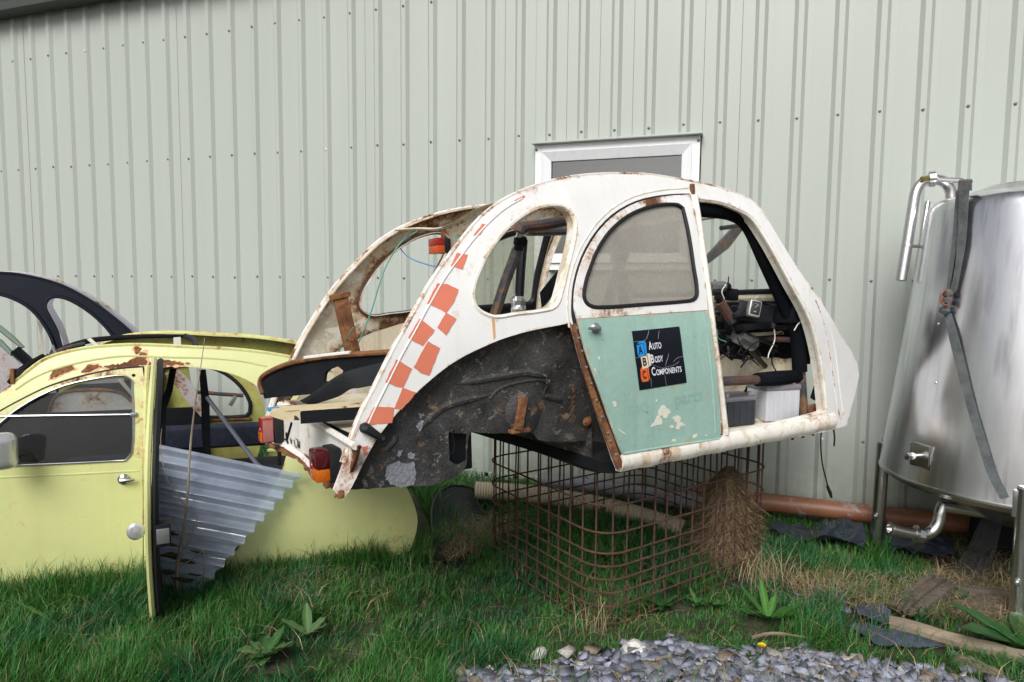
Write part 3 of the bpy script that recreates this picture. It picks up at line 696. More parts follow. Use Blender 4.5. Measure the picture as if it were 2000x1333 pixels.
# ---- orange checks stuck along the rear quarter
C1 = lambda x, y: (480+x/3.03, 560+y/3.03); C2 = lambda x, y: (580+x/3.333, 330+y/3.333)
chk = [[C1(705, 818), C1(765, 715), C1(873, 722), C1(860, 805), C1(780, 812)], [C1(832, 565), C1(892, 440), C1(978, 490), C1(932, 592), C1(885, 585)], [C1(883, 718), C1(930, 605), C1(1003, 630), C1(965, 680), C1(925, 722)],
 [C1(998, 475), C1(1077, 335), C1(1145, 372), C1(1085, 522), C1(1040, 505)], [C1(968, 300), C1(1030, 195), C1(1112, 262), C1(1048, 345), C1(1005, 325)], [C1(1138, 240), C1(1185, 157), C1(1242, 195), C1(1188, 283)],
 [C2(858, 870), C2(918, 752), C2(980, 757), C2(1046, 790), C2(1020, 860), C2(972, 930)], [C2(1005, 630), C2(1045, 550), C2(1107, 565), C2(1078, 652)], [C2(1153, 430), C2(1205, 362), C2(1237, 362), C2(1195, 425)], [C2(1417, 207), C2(1475, 172), C2(1483, 185), C2(1435, 212)], [C2(1280, 310), C2(1292, 300), C2(1302, 303), C2(1290, 318)],
 [C1(678, 950), C1(722, 947), C1(722, 962), C1(712, 970), C1(705, 1008), C1(698, 985), C1(690, 960)]]
for q in chk:
    mx_, my_ = sum(a for a, b in q)/len(q), sum(b for a, b in q)/len(q); q = [(mx_+(a-mx_)*1.09, my_+(b-my_)*1.09) for a, b in q]
    panel('check_sticker', T(q, off(sW, -.0016)), off(sW, -.0016), white, (), .001, .03, mats=('decal_orange',), smooth_in=False, jag=.0012)
# stepped flange beside the tail edge, and the fold between pillar and nose
for nm, px_, r_, mt in (('panel_step', [(712, 845), (728, 808), (752, 760), (776, 711), (792, 681), (808, 652), (838, 597), (868, 545), (905, 494), (930, 462), (958, 432), (986, 408), (1020, 388)], .0032, 'car_white'), ('pillar_seam', [(1592, 586), (1606, 622), (1617, 672), (1626, 730), (1634, 785), (1642, 826)], .0035, 'rail_rusty'), ('nose_fold', [(1600, 582), (1618, 625), (1632, 690), (1640, 760), (1648, 815)], .003, 'car_white')):
    P = hermite(T(px_), False, 3); tube(nm, [Vector((p.x, sW(p.x, p.y)-.0005, p.y)) for p in P], r_, mt, white, 6)
# rust run below the quarter window
panel('rust_run', T([(960, 622), (966, 622), (968, 660), (964, 663)], off(sW, -.0012)), off(sW, -.0012), white, (), .001, .03, mats=('rust_stain',), smooth_in=False)

# ---- tail: rear panel, torn valance, lamps, boot
XR = -1.03
def onX(pts, x): return [FW.onx(a, b, x) for a, b in pts]
def xpanel(name, pix, x, par, mats, thick=.01, holes=(), jag=0., g=.04, fn=None):
    """Panel on the plane x = const, facing the tail."""
    f = fn or (lambda y, z: x)
    pl = [(-p.y, p.z) for p in onX(pix, x)]; hl = [[(-p.y, p.z) for p in onX(h, x)] for h in holes]
    o = panel(name, pl, lambda a, b: f(-a, b), par, hl, thick, g, mats=mats, jag=jag)
    me = o.data
    for v in me.vertices: v.co = Vector((v.co.y, -v.co.x, v.co.z))
    me.update(); return o
rp = xpanel('rear_panel', [(548, 782), (580, 792), (640, 838), (700, 872), (692, 902), (668, 950), (642, 938), (610, 905), (575, 885), (545, 868), (532, 862), (533, 800)], XR, white, ('car_rear_white', 'car_inner'))
rl = onX([(548, 790), (585, 806), (640, 838), (697, 872)], XR)
tube('panel_ridge', [p+Vector((-.004, 0, 0)) for p in rl], .012, 'car_rear_white', white, 8, smooth=3)
v0 = onX([(520, 868), (545, 884), (575, 893), (600, 915), (625, 935), (650, 950), (662, 968)], XR-.01); v1 = onX([(532, 862), (556, 868), (590, 890), (614, 912), (638, 930), (656, 940), (672, 950)], XR)
A = hermite(v1, False, 4); B = [p+Vector((-.02+.02*random.random(), 0, .018*random.uniform(-1, .7))) for p in hermite(v0, False, 4)]
ribbon('torn_valance', A, B, .004, 'rust', white, 2); ribbon('valance_lip', [a+Vector((-.004, 0, .012)) for a in A], [a.lerp(b, .35)+Vector((-.010, 0, .006)) for a, b in zip(A, B)], .003, 'car_rear_white', white, 2)
tp = FW.surf(665, 966, sW); box('rust_block', tp+Vector((.002, .010, .0)), (.022, .03, .028), 'rust', white, bev=.007)
def lamp(pix, s, flipc=False):
    c = FW.onx(*pix, XR); root = box('tail_lamp', c+Vector((-.022, 0, 0)), (.038, s[0], s[1]), 'rubber', white, bev=.008)
    dx = -.045
    V, F = boxgeo(c+Vector((dx*.5-.038, 0, s[1]*.21)), (.050, s[0]*.9, s[1]*.52), None, .009, 2); mk('lens', V, F, 'lamp_darkred' if not flipc else 'lamp_red', root)
    V, F = boxgeo(c+Vector((dx*.5-.038, 0, -s[1]*.26)), (.047, s[0]*.88, s[1]*.38), None, .009, 2); mk('lens', V, F, 'lamp_amber' if not flipc else 'lamp_red', root)
    lathe('reflector', [(.011, 0), (.009, .004), (0, .006)], 'lamp_red', root, c=c+Vector((-.085, s[0]*.1, .0)), axis=(-1, 0, 0), seg=10)
    return root
lamp((661, 903), (.092, .112)); l2 = lamp((550, 836), (.092, .112), True)
c = FW.onx(550, 836, XR); box('lens', c+Vector((-.064, -.041, 0)), (.040, .010, .09), 'lamp_clear', l2, bev=.003); box('lens', c+Vector((-.080, .012, -.030)), (.016, .06, .042), 'lamp_amber', l2, bev=.004)
# painted arrow and hand lettering on the rear panel
def pen(name, pts, r=.0045): return tube(name, [FW.onx(500+x/6.06, 760+y/6.06, XR-.0035) for x, y in pts], r, 'black_matt', rp, 6, smooth=2)
pen('painted_arrow', [(420, 402), (395, 490), (368, 590)], .0042); pen('painted_arrow', [(358, 515), (360, 560), (368, 615)], .0036); pen('painted_arrow', [(345, 595), (372, 622), (378, 658)], .0036)
for L in ([(402, 580), (418, 650), (424, 600)], [(448, 600), (462, 680)], [(466, 590), (490, 600), (494, 650), (480, 690), (462, 682)], [(497, 610), (505, 700), (512, 660), (514, 705), (518, 620)]): pen('painted_letter', L, .0016)
# boot floor, inner rear wall
def qslab(name, pts, th, mat, par=white):
    n = len(pts); V = [Vector(p) for p in pts]+[Vector(p)+Vector((0, 0, -th)) for p in pts]
    F = [tuple(range(n)), tuple(range(2*n-1, n-1, -1))]+[(i, n+i, n+(i+1) % n, (i+1) % n) for i in range(n)]
    bm = bmesh.new(); vs = [bm.verts.new(v) for v in V]
    for f in F: bm.faces.new([vs[i] for i in f])
    bmesh.ops.recalc_face_normals(bm, faces=bm.faces[:]); me = bpy.data.meshes.new(name); bm.to_mesh(me); bm.free(); me.materials.append(MATS[mat]); return link(name, me, par)
qslab('boot_floor', [(-1.0, .18, .24), (-.05, .18, .24), (-.05, 1.09, .24), (-1.0, 1.09, .24)], .003, 'car_cream')
qslab('boot_underside', [(-1.0, .18, .235), (-.04, .18, .235), (-.04, 1.09, .235), (-1.0, 1.09, .235)], .02, 'black_matt')
panel('boot_lip', [(-1.10, .1), (-.16, .1), (-.16, .14), (-1.10, .14)], lambda a, b: 0, white, (), .004, .1, mats=('car_cream',)).matrix_parent_inverse = Matrix(((0, -1, 0, -.985), (-1, 0, 0, 0), (0, 0, 1, .10), (0, 0, 0, 1)))
# cream board across the boot with black underside
bz = .315
tpb = [FW.onz(*q, bz) for q in ((527, 806), (536, 793), (610, 790), (718, 782), (716, 792), (586, 801))]
bd = qslab('boot_board', tpb, .004, 'board_cream'); qslab('boot_board_backing', [p+Vector((0, 0, -.006)) for p in (FW.onz(586, 801, bz), FW.onz(716, 792, bz), FW.onz(718, 782, bz), FW.onz(610, 790, bz))], .04, 'black_paint')
e0, e1 = FW.onz(527, 806, bz), FW.onz(586, 801, bz)
ribbon('board_fold', [e0, e0.lerp(e1, .5), e1], [e0+Vector((0, 0, -.012)), e0.lerp(e1, .5)+Vector((-.004, 0, -.030)), e1+Vector((0, 0, -.034))], .004, 'board_cream', white, 1)
p = FW.onz(534, 797, bz); box('blue_tape', p+Vector((0, 0, -.004)), (.035, .03, .012), 'tape_blue', white, bev=.003)
# dark round-edged boot lid panel standing across the tail, with its rusted rim
def XLf(y): return -.80-.30*(y-.2)/.9
def onXf(pts):
    out = []
    for a, b in pts:
        x = -.9
        for _ in range(20): p = FW.onx(a, b, x); x = .5*x+.5*XLf(p.y)
        out.append(p)
    return out
lid = [(510, 752), (514, 738), (535, 724), (565, 712), (600, 704), (640, 698), (700, 693), (765, 689), (764, 716), (745, 740), (700, 752), (640, 764), (590, 772), (545, 776), (516, 779)]
hole_ = [(632, 745), (634, 730), (645, 720), (660, 717), (670, 724), (668, 736), (650, 745)]
lidp = panel('boot_lid', [(-p.y, p.z) for p in onXf(lid)], lambda a, b: XLf(-a), white, [[(-p.y, p.z) for p in onXf(hole_)]], .012, .04, mats=('black_matt', 'black_matt'), jag=.001)
for v in lidp.data.vertices: v.co = Vector((v.co.y, -v.co.x, v.co.z))
lidp.data.update()
tube('rusted_rim', [p+Vector((-.006, 0, .002)) for p in onXf([(516, 770), (510, 752)]+lid[1:8])], .010, 'rust', lidp, 8, smooth=4)
p0 = onXf([(600, 702), (660, 695), (690, 692)]); tube('rim_paint', [p+Vector((-.010, 0, .006)) for p in p0], .007, 'car_rear_white', lidp, 6)
# rusted upright post
a = FW.ony(664, 580, .92); b = FW.ony(692, 702, .92); dv = (a-b); rm = dv.to_track_quat('Z', 'Y').to_matrix()
post = box('rusted_post', (a+b)/2, (.032, .062, dv.length), 'rust', white, rot=rm, bev=.004); box('post_cap', a+Vector((0, 0, .004)), (.045, .085, .022), 'rust', post, rot=rm, bev=.004)
# crossbar that joined the roof sides, with hanging side lamp
def railpt(i, side): p = O_[i]; y = sW(*p); return Vector((p[0], y if side == 0 else WW-y, p[1]))
pa = FW.surf(772, 450, far(sW)); pn = Vector((pa.x, WW-pa.y, pa.z)); pm = FW.onx(866, 446, pa.x+.02)
cb = tube('roof_crossbar', [pa, pa.lerp(pm, .5)+Vector((0, 0, .002)), pm, pm.lerp(pn, .6)+Vector((0, 0, .012)), pn], .013, 'car_cream', white, 4, smooth=3, flat=.5)
lc = FW.onx(862, 481, pa.x+.0)
hl = box('side_lamp', lc+Vector((.008, 0, 0)), (.036, .088, .062), 'rubber', white, bev=.01); box('lens', lc+Vector((-.022, 0, .0155)), (.036, .085, .031), 'lamp_red', hl, bev=.003); box('lens', lc+Vector((-.0215, 0, -.0165)), (.036, .085, .032), 'lamp_orange', hl, bev=.003)
box('lamp_bracket', lc+Vector((.006, -.008, .045)), (.012, .026, .04), 'rust', hl, bev=.004)
def cable(name, pix, fn, r, mat, par=white): return tube(name, [fn(*q) for q in pix], r, mat, par, 6, smooth=5)
cable('loose_wire', [(878, 497), (872, 515), (855, 521), (830, 516), (800, 504), (785, 490), (779, 478), (790, 468)], lambda a, b: FW.onx(a, b, pa.x+.04), .0028, 'wire_blue')
cable('loose_wire', [(815, 452), (785, 472), (765, 500), (750, 530), (738, 565), (728, 600), (715, 635), (700, 670)], lambda a, b: FW.ony(a, b, 1.06), .0035, 'wire_green')
cable('loose_wire', [(690, 640), (660, 690), (640, 735), (625, 760)], lambda a, b: FW.onx(a, b, -.76), .003, 'wire_green')
cable('loose_wire', [(882, 458), (895, 466), (912, 470)], lambda a, b: FW.onx(a, b, pa.x+.03), .004, 'wire_green')

# ---- roll cage seen through the quarter window and front opening
def tubeY(name, pix, r, mat, ys, seg=10, smooth=4):
    ys = ys if hasattr(ys, '__len__') else [ys]*len(pix)
    return tube(name, [FW.ony(a, b, y) for (a, b), y in zip(pix, ys)], r, mat, white, seg, smooth=smooth)
tubeY('cage_stay', [(1019, 462), (1002, 510), (984, 560), (962, 630), (940, 700)], .021, 'steel_tube', [.30, .30, .30, .30, .30])
tubeY('cage_stay', [(1022, 468), (1017, 530), (1014, 580), (1008, 660)], .021, 'black_paint', .62)
tubeY('cage_hoop', [(1014, 455), (1018, 446), (1060, 440), (1122, 428), (1190, 415)], .023, 'rust_tube', .34)
tubeY('cage_hoop', [(1028, 452), (1075, 452), (1130, 450), (1200, 450)], .021, 'steel_tube', .55)
tubeY('cage_hoop', [(1206, 455), (1215, 560), (1230, 680), (1240, 760)], .023, 'black_paint', .5)
tubeY('cage_stay', [(1245, 440), (1215, 510), (1190, 580), (1170, 640)], .021, 'steel_tube', .40)
for k in range(5):
    c = FW.ony(1016+random.uniform(-5, 9), 476+random.uniform(-10, 10), .28); box('tape_wrap', c, (.03, .02, .028), 'black_matt', white, rot=Matrix.Rotation(random.uniform(-1, 1), 3, 'Y'), bev=.003)
c = FW.ony(1012, 597, .58)
V, F = lathegeo([(.022, -.04), (.034, -.02), (.03, 0), (.036, .02), (.024, .04)], c, (.1, 0, 1), 10); mk('tape_wrap', [v+Vector((random.uniform(-.006, .006), random.uniform(-.006, .006), 0)) for v in V], F, 'alu', white, False)
cable('loose_wire', [(1010, 455), (1001, 490), (998, 520), (1004, 555), (1005, 590), (998, 612)], lambda a, b: FW.ony(a, b, .3), .002, 'wire_white')
xr = FW.ony(1075, 575, .8); ribbon('seat_trim', [FW.ony(q[0], q[1], .8) for q in ((1088, 530), (1075, 545), (1054, 572))], [FW.ony(q[0], q[1], .8) for q in ((1092, 585), (1080, 600), (1058, 604))], .006, 'black_matt', white, 2)
tubeY('seat_tube', [(1060, 612), (1075, 600), (1092, 575)], .022, 'pale_trim', .5)
# front leg of roll cage, padded
tubeY('cage_padding', [(1330, 396), (1366, 408), (1400, 412), (1430, 418), (1452, 430), (1468, 452), (1490, 500), (1515, 555), (1540, 612), (1556, 650), (1560, 690), (1562, 726)], [.036]*12, 'black_foam', [.20]*5+[.19, .17, .15, .13, .12, .12, .12], 12)
tubeY('cage_leg', [(1563, 715), (1566, 760), (1570, 822)], .024, 'steel_tube', .12)
tubeY('cage_door_bar', [(1390, 746), (1440, 744), (1482, 742)], .022, 'rust_tube', .13)
tubeY('cage_padding', [(1478, 742), (1515, 739), (1562, 735)], [.033, .036, .032], 'black_foam', .13)
tubeY('cage_padding', [(1472, 752), (1456, 790), (1448, 840)], .03, 'black_foam', .30)
tubeY('cage_strap', [(1408, 446), (1440, 442), (1470, 440)], .012, 'black_paint', .5)
box('cage_foot', FW.ony(1588, 798, .11), (.10, .025, .04), 'rust', white, bev=.004)
# grey diagonal stay beyond
ribbon('diagonal_stay', [FW.ony(*q, .62) for q in ((1436, 438), (1405, 470), (1372, 506))], [FW.ony(*q, .62) for q in ((1447, 448), (1418, 486), (1374, 519))], .02, 'steel_tube', white, 1)
# windscreen, header and scuttle
wsb = FW.surf(1594, 585, sW); wst = FW.surf(1470, 400, sW)
def cross(name, p, r, mat, dz=0., dx=0.): return tube(name, [Vector((p.x+dx, y, p.z+dz)) for y in np.linspace(p.y+.01, WW-p.y-.01, 6)], r, mat, white, 8)
cross('windscreen_header', wst, .022, 'car_cream', -.02, -.02); cross('windscreen_seal', wsb, .014, 'rubber', .045, -.02); cross('scuttle_rail', wsb, .020, 'car_cream', .012, -.02)
n_ = 12; V = []; F = []
for i in range(n_+1):
    y0 = wsb.y+.02+(WW-2*wsb.y-.04)*i/n_; y1 = wst.y+.02+(WW-2*wst.y-.04)*i/n_; V += [(wsb.x-.03, y0, wsb.z+.05), (wst.x-.03, y1, wst.z-.03)]
for i in range(n_): F.append((2*i, 2*i+2, 2*i+3, 2*i+1))
mk('windscreen', V, F, 'screen_glass', white)
tube('wiper_arm', [Vector((wsb.x-.045, .50, wsb.z+.05)), Vector((wsb.x-.075, .47, wsb.z+.13))], [.006, .003], 'steel_tube', white, 6)
# dashboard, column, gauge, floor, toe board
dash = box('dashboard', (wsb.x-.02, WW/2, wsb.z-.07), (.10, WW-.16, .09), 'black_paint', white, bev=.02)
box('bulkhead', (1.385, WW/2, .48), (.02, WW-.28, .36), 'black_matt', white, bev=.004)
qslab('floor', [(.34, .03, .035), (1.14, .03, .035), (1.14, WW-.03, .035), (.03, WW-.03, .035)], .004, 'car_cream')
V = []; F = []; n = 40
for i in range(n+1):
    y = .17+(WW-.34)*i/n; cdp = .006*(1 if (i//2) % 2 else 0)
    for (x, z) in ((1.06, .036), (1.18, .07), (1.29, .15), (1.35, .25), (1.37, .32)): V.append((x-cdp, y, z+cdp))
for i in range(n):
    for k in range(4): a = i*5+k; F.append((a, a+5, a+6, a+1))
mk('toe_board', V, F, 'car_cream', white, False)
tube('dash_tube', [(1.26, .1, .43), (1.26, WW-.1, .43)], .014, 'rust_tube', white, 8)
tube('dash_tube', [(1.22, .12, wsb.z-.13), (1.22, WW-.12, wsb.z-.13)], .016, 'black_paint', white, 8)
def Y5(q, y): return FW.ony(q[0], q[1], max(.10, y-.26))
tubeY('steering_column', [(1400, 580), (1425, 615), (1452, 660), (1480, 700), (1508, 728)], [.016, .022, .024, .014, .013], 'black_paint', [.26, .26, .28, .34, .42])
tubeY('column_shroud', [(1405, 590), (1430, 628)], .026, 'rust_tube', .26, smooth=0)
tubeY('column_clamp', [(1440, 655), (1470, 672)], .040, 'alu', .27, smooth=0)
tubeY('switch_stalk', [(1432, 618), (1445, 615), (1458, 618)], [.014, .022, .010], 'rubber', .23)
gp = Y5((1472, 604), .45); gr = Matrix.Rotation(.28, 3, 'Y') @ Matrix.Rotation(-.55, 3, 'Z')
gau = box('gauge', gp, (.058, .045, .082), 'gauge_bezel', white, rot=gr, bev=.010)
box('gauge_face', gp+gr @ Vector((0, -.0222, .002)), (.044, .004, .064), 'gauge_face', gau, rot=gr, bev=.004)
box('gauge_mark', gp+gr @ Vector((.003, -.0248, .012)), (.002, .001, .022), 'gauge_mark', gau, rot=gr @ Matrix.Rotation(.6, 3, 'Y'), bev=0); box('gauge_mark', gp+gr @ Vector((0, -.0248, -.016)), (.013, .001, .003), 'gauge_mark', gau, rot=gr, bev=0)
for a in np.linspace(-1.2, 1.2, 7):
    box('gauge_mark', gp+gr @ Vector((.016*math.sin(a), -.0246, .008+.017*math.cos(a))), (.001, .001, .004), 'gauge_mark', gau, rot=gr @ Matrix.Rotation(a, 3, 'Y'), bev=0)
box('gauge_bracket', Y5((1475, 612), .50), (.18, .02, .10), 'black_paint', white, rot=gr, bev=.006); box('gauge_tray', Y5((1472, 637), .48), (.20, .06, .03), 'black_paint', white, rot=Matrix.Rotation(-.05, 3, 'Y'), bev=.006)
tubeY('fuse_bulb', [(1498, 632), (1512, 634)], .018, 'alu', .22, smooth=0)
tubeY('wiper_motor', [(1384, 562), (1412, 560)], .028, 'alu', .30, smooth=0); tubeY('wiper_motor', [(1410, 562), (1422, 561)], .022, 'black_paint', .30, smooth=0)
box('junction_box', Y5((1570, 633), .10), (.075, .02, .04), 'black_paint', white, bev=.006)
box('rust_beam', Y5((1583, 665), .11), (.10, .02, .035), 'rust', white, bev=.004)
box('cream_beam', Y5((1500, 652), .55), (.34, .02, .018), 'car_cream', white, bev=.004)
tubeY('pipe_stub', [(1530, 668), (1540, 667)], .015, 'car_cream', .3, smooth=0)
box('pedal', Y5((1592, 768), .30), (.035, .02, .07), 'black_paint', white, rot=Matrix.Rotation(.5, 3, 'Y'), bev=.008); tubeY('pedal_arm', [(1596, 755), (1594, 720), (1590, 690)], .006, 'black_paint', .30)
for pts, y, mt in (([(1551, 646), (1560, 632), (1572, 626), (1570, 618)], .08, 'wire_white'), ([(1388, 634), (1400, 645), (1402, 660), (1418, 668)], .22, 'wire_green'), ([(1512, 640), (1513, 665), (1502, 690), (1500, 700)], .22, 'wire_white'), ([(1382, 645), (1390, 668), (1400, 684)], .22, 'black_paint'), ([(1415, 585), (1410, 570), (1418, 556)], .25, 'wire_white'), ([(1440, 660), (1452, 690), (1480, 668), (1500, 672), (1520, 676)], .22, 'black_paint')):
    cable('loose_wire', pts, lambda a, b, y=y: FW.ony(a, b, y), .003, mt)
for k in range(60):
    a = Vector((random.uniform(1385, 1545), random.uniform(590, 680))); pts = [a]
    for j in range(3): a = a+Vector((random.uniform(-25, 25), random.uniform(-4, 26))); pts.append(a)
    y = random.uniform(.26, .5); cable('loose_wire', [tuple(p) for p in pts], lambda a, b, y=y: FW.ony(a, b, y), random.uniform(.002, .006), random.choice(['black_paint', 'black_paint', 'black_matt', 'rust_tube']))
for q, s, mt in (((1500, 590), (.16, .03, .12), 'black_paint'), ((1440, 640), (.14, .04, .07), 'black_matt'), ((1560, 600), (.12, .04, .16), 'black_matt'), ((1400, 610), (.05, .02, .10), 'alu'), ((1530, 640), (.1, .05, .05), 'black_matt'), ((1420, 575), (.12, .05, .06), 'black_paint'), ((1400, 650), (.06, .06, .10), 'black_matt'), ((1440, 690), (.07, .05, .06), 'black_matt'), ((1490, 660), (.12, .03, .04), 'black_paint'), ((1545, 680), (.05, .05, .08), 'rust'), ((1520, 655), (.16, .02, .05), 'black_paint')):
    box('dash_bracket', Y5(q, .62), s, mt, white, rot=Matrix.Rotation(random.uniform(-.2, .2), 3, 'Y'), bev=.006)
# underside: chassis bolts and dark floor pan below
qslab('underbody', [(-.06, .03, .030), (1.36, .05, .030), (1.36, WW-.05, .030), (-.06, WW-.03, .030)], .042, 'black_matt')
panel('rear_bulkhead', [(-1.15, .02), (-.12, .02), (-.12, .17), (-1.15, .17)], lambda a, b: 0, white, (), .006, .1, mats=('underseal',)).matrix_parent_inverse = Matrix(((0, -1, 0, -.04), (-1, 0, 0, 0), (0, 0, 1, -.02), (0, 0, 0, 1)))
cable('hanging_cable', [(1604, 842), (1603, 870), (1606, 905), (1613, 935), (1620, 962)], lambda a, b: FW.ony(a, b, .06), .0035, 'black_matt')
tubeY('cable_plug', [(1616, 950), (1621, 962), (1624, 972)], [.007, .009, .006], 'rubber', .06, 8, 0)
cable('hanging_cable', [(1628, 838), (1630, 855), (1629, 872)], lambda a, b: FW.ony(a, b, .06), .004, 'black_matt')
for q in (1568, 1588, 1548, 1300, 1330, 1250): p = FW.ony(q, 880-(q-1212)*.105-20, .06); lathe('floor_bolt', [(.007, 0), (.007, -.03), (0, -.03)], 'rust', white, c=(p.x, .06, -.012), axis=(0, 0, 1), seg=6)

# ---- things lying in the shell
def battery(name, label, pix, y, size, body, lid_, rz):
    p = FW.ony(*pix, y); wp = FW.wld((p.x, p.y, .037)); b = link(name, None); b.matrix_world = Matrix.Translation(wp) @ Matrix.Rotation(R(51.3)+rz, 4, 'Z'); tag(b, label, 'battery')
    sx, sy, sz = size
    box('case', (0, 0, sz*.42+.002), (sx, sy, sz*.82), body, b, bev=.008); lid = box('lid', (0, 0, sz*.88), (sx*1.05, sy*1.06, sz*.16), lid_, b, bev=.012); box('top_rib', (0, 0, sz*.98), (sx*.9, sy*.5, sz*.09), lid_, lid, bev=.010)
    for s in (-1, 1): lathe('terminal', [(.011, 0), (.009, .02), (0, .021)], 'alu', lid, c=(s*sx*.36, -sy*.36, sz*.95), seg=10)
    for k in range(5): box('case_rib', (-sx*.4+sx*.2*k, -sy*.5, sz*.42), (.006, .006, sz*.7), body, b, bev=.002)
    return b
battery('car_battery', 'pale grey car battery standing on the floor of the white shell behind its sill', (1508, 820), .20, (.20, .15, .19), 'battery_white', 'battery_grey', R(-14))
battery('car_battery', 'dark car battery half hidden behind the green door in the white shell', (1425, 830), .24, (.19, .14, .15), 'battery_dark', 'battery_grey', R(-8))
# black curved mudguard lying in the boot
ua = [(593, 788), (612, 772), (640, 748), (670, 731), (700, 720), (730, 713), (765, 707)]; ub = [(604, 792), (630, 784), (660, 774), (682, 760), (700, 757), (735, 750), (765, 742)]
ya = np.linspace(.72, .24, 7)
A = hermite([FW.wld(FW.ony(a, b, y)) for (a, b), y in zip(ua, ya)], False, 3); B = hermite([FW.wld(FW.ony(a, b, y-.12)) for (a, b), y in zip(ub, ya)], False, 3)
tag(ribbon('loose_mudguard', A, B, .004, 'rubber', None, 4, nrm=-_fw, bow=.03), 'curved black mudguard lying in the open boot of the white shell', 'mudguard')

# ================================================================== WIRE CAGE under the shell
cF, cL, cR = Vector((-.53, 2.68, 0)), Vector((-1.29, 3.27, 0)), Vector((.16, 3.65, 0)); cB = cL+cR-cF
cage = thing('wire_cage', 'rusty open wire mesh cage holding up the white car shell', 'cage', loc=(0, 0, 0))
def rrect(z, rad=.13, n=7):
    C = [cF, cR, cB, cL]; out = []
    for i in range(4):
        p, a, b = C[i], C[i-1], C[(i+1) % 4]; d0 = (a-p).normalized(); d1 = (b-p).normalized()
        P0, P1 = p+d0*rad, p+d1*rad
        for k in range(n+1):
            t = k/n; q = P0*(1-t)**2+p*(2*t*(1-t)*.82)+ (P0+P1)*.5*(2*t*(1-t)*.18)+P1*t*t; out.append(Vector((q.x, q.y, z)))
    return out
for z in (.672, .528, .409, .32, .264, .207, .149, .09, .012):
    Lp = rrect(z); Lp = [p+Vector((0, 0, .0015*mnoise.noise((p.x*3, p.y*3, z*5)))) for p in Lp]
    V, F = tubegeo(resample(Lp, .12), .0065 if z > .6 else .0046, 6, True); mk('hoop_wire', V, F, 'rust_wire', cage)
Lp = resample(rrect(0), .01); tot = len(Lp); nb = 50
for i in range(nb):
    p = Lp[int(i*tot/nb)]; n = (p-(cF+cB)/2).normalized()*.006; dz = random.uniform(-.004, .004); lean = Vector((random.uniform(-.006, .006), random.uniform(-.006, .006), 0))
    V, F = tubegeo([p-n+Vector((0, 0, -.02)), p-n+lean+Vector((0, 0, .34)), p-n+Vector((0, 0, .676+dz*.5))], .0042, 6); mk('upright_wire', V, F, 'rust_wire', cage)

# ================================================================== THE YELLOW CAR
FY = Frame((0, 0, 0), R(36)); _b = atD(275, 919, 3.2); FY.o = Vector((_b.x, _b.y, 0)); WY = 1.25
def sY(x, z):
    s = 0.
    if z > .55: s += .17*((z-.55)/.6)**1.6
    if z < .3: s += .02*((.3-z)/.3)**2
    if x > .9 and z > .45: s += .16*((x-.9)/.8)**2*min(1, (z-.45)/.3)
    return s
def sYf(x, z):            # rear wing swells outwards
    b = max(0., 1-((x-1.02)/.62)**2)*max(0., 1-((z-.34)/.42)**2); return sY(x, z)-.09*b**.8
yel = thing('yellow_car', 'scrapped lime yellow car sunk in the grass, rear door hanging open, roof rusted through', 'car', FY)
TY = lambda pts, f=sY: FY.trace(pts, f)
yout = [(-60, 815), (-20, 782), (26, 748), (56, 725), (82, 706), (115, 693), (165, 682), (215, 677), (264, 675), (330, 677), (381, 680), (432, 682), (490, 687), (540, 694), (581, 703), (620, 722), (660, 752), (700, 795), (740, 850), (775, 915), (800, 965), (812, 1010), (800, 1070), (740, 1090), (640, 1110), (540, 1125), (505, 1125), (300, 1180), (270, 1190), (150, 1215), (-60, 1240)]
yopen = [(293, 722), (330, 716), (381, 718), (432, 725), (479, 741), (516, 764), (541, 790), (556, 825), (562, 870), (548, 920), (515, 975), (485, 1030), (455, 1085), (400, 1110), (302, 1135), (299, 900)]
ydoor = [(-60, 850), (-30, 824), (0, 805), (50, 778), (99, 755), (165, 735), (231, 722), (279, 718), (284, 760), (280, 960), (281, 1150), (150, 1180), (-60, 1205)]
ywin = [(-60, 868), (-30, 848), (0, 828), (33, 801), (82, 772), (132, 752), (198, 738), (243, 734), (259, 743), (262, 810), (259, 883), (246, 899), (150, 904), (30, 909), (-60, 916)]
YO, YP, YD, YW = TY(yout), TY(yopen), TY(ydoor), TY(ywin)
ydh = TY([(-60, 862), (-30, 834), (0, 814), (50, 788), (99, 765), (165, 745), (231, 731), (272, 727), (274, 960), (274, 1140), (150, 1170), (-60, 1195)])
def sYb(x, z): return sYf(x, z) if x > .35 else sY(x, z)
panel('side_panel', YO, sYb, yel, [YP, ydh], .014, .045, mats=('yellow_paint', 'yellow_inner'))
panel('side_panel', YO, lambda x, z: WY-sY(x, z), yel, [YP, [(p.x, p.z) for p in [FY.ony(a, b, WY-.06) for a, b in ((70, 812), (90, 785), (140, 756), (200, 742), (246, 740), (258, 750), (262, 812))]]], .014, .06, mats=('yellow_paint', 'yellow_inner'), flip=True)
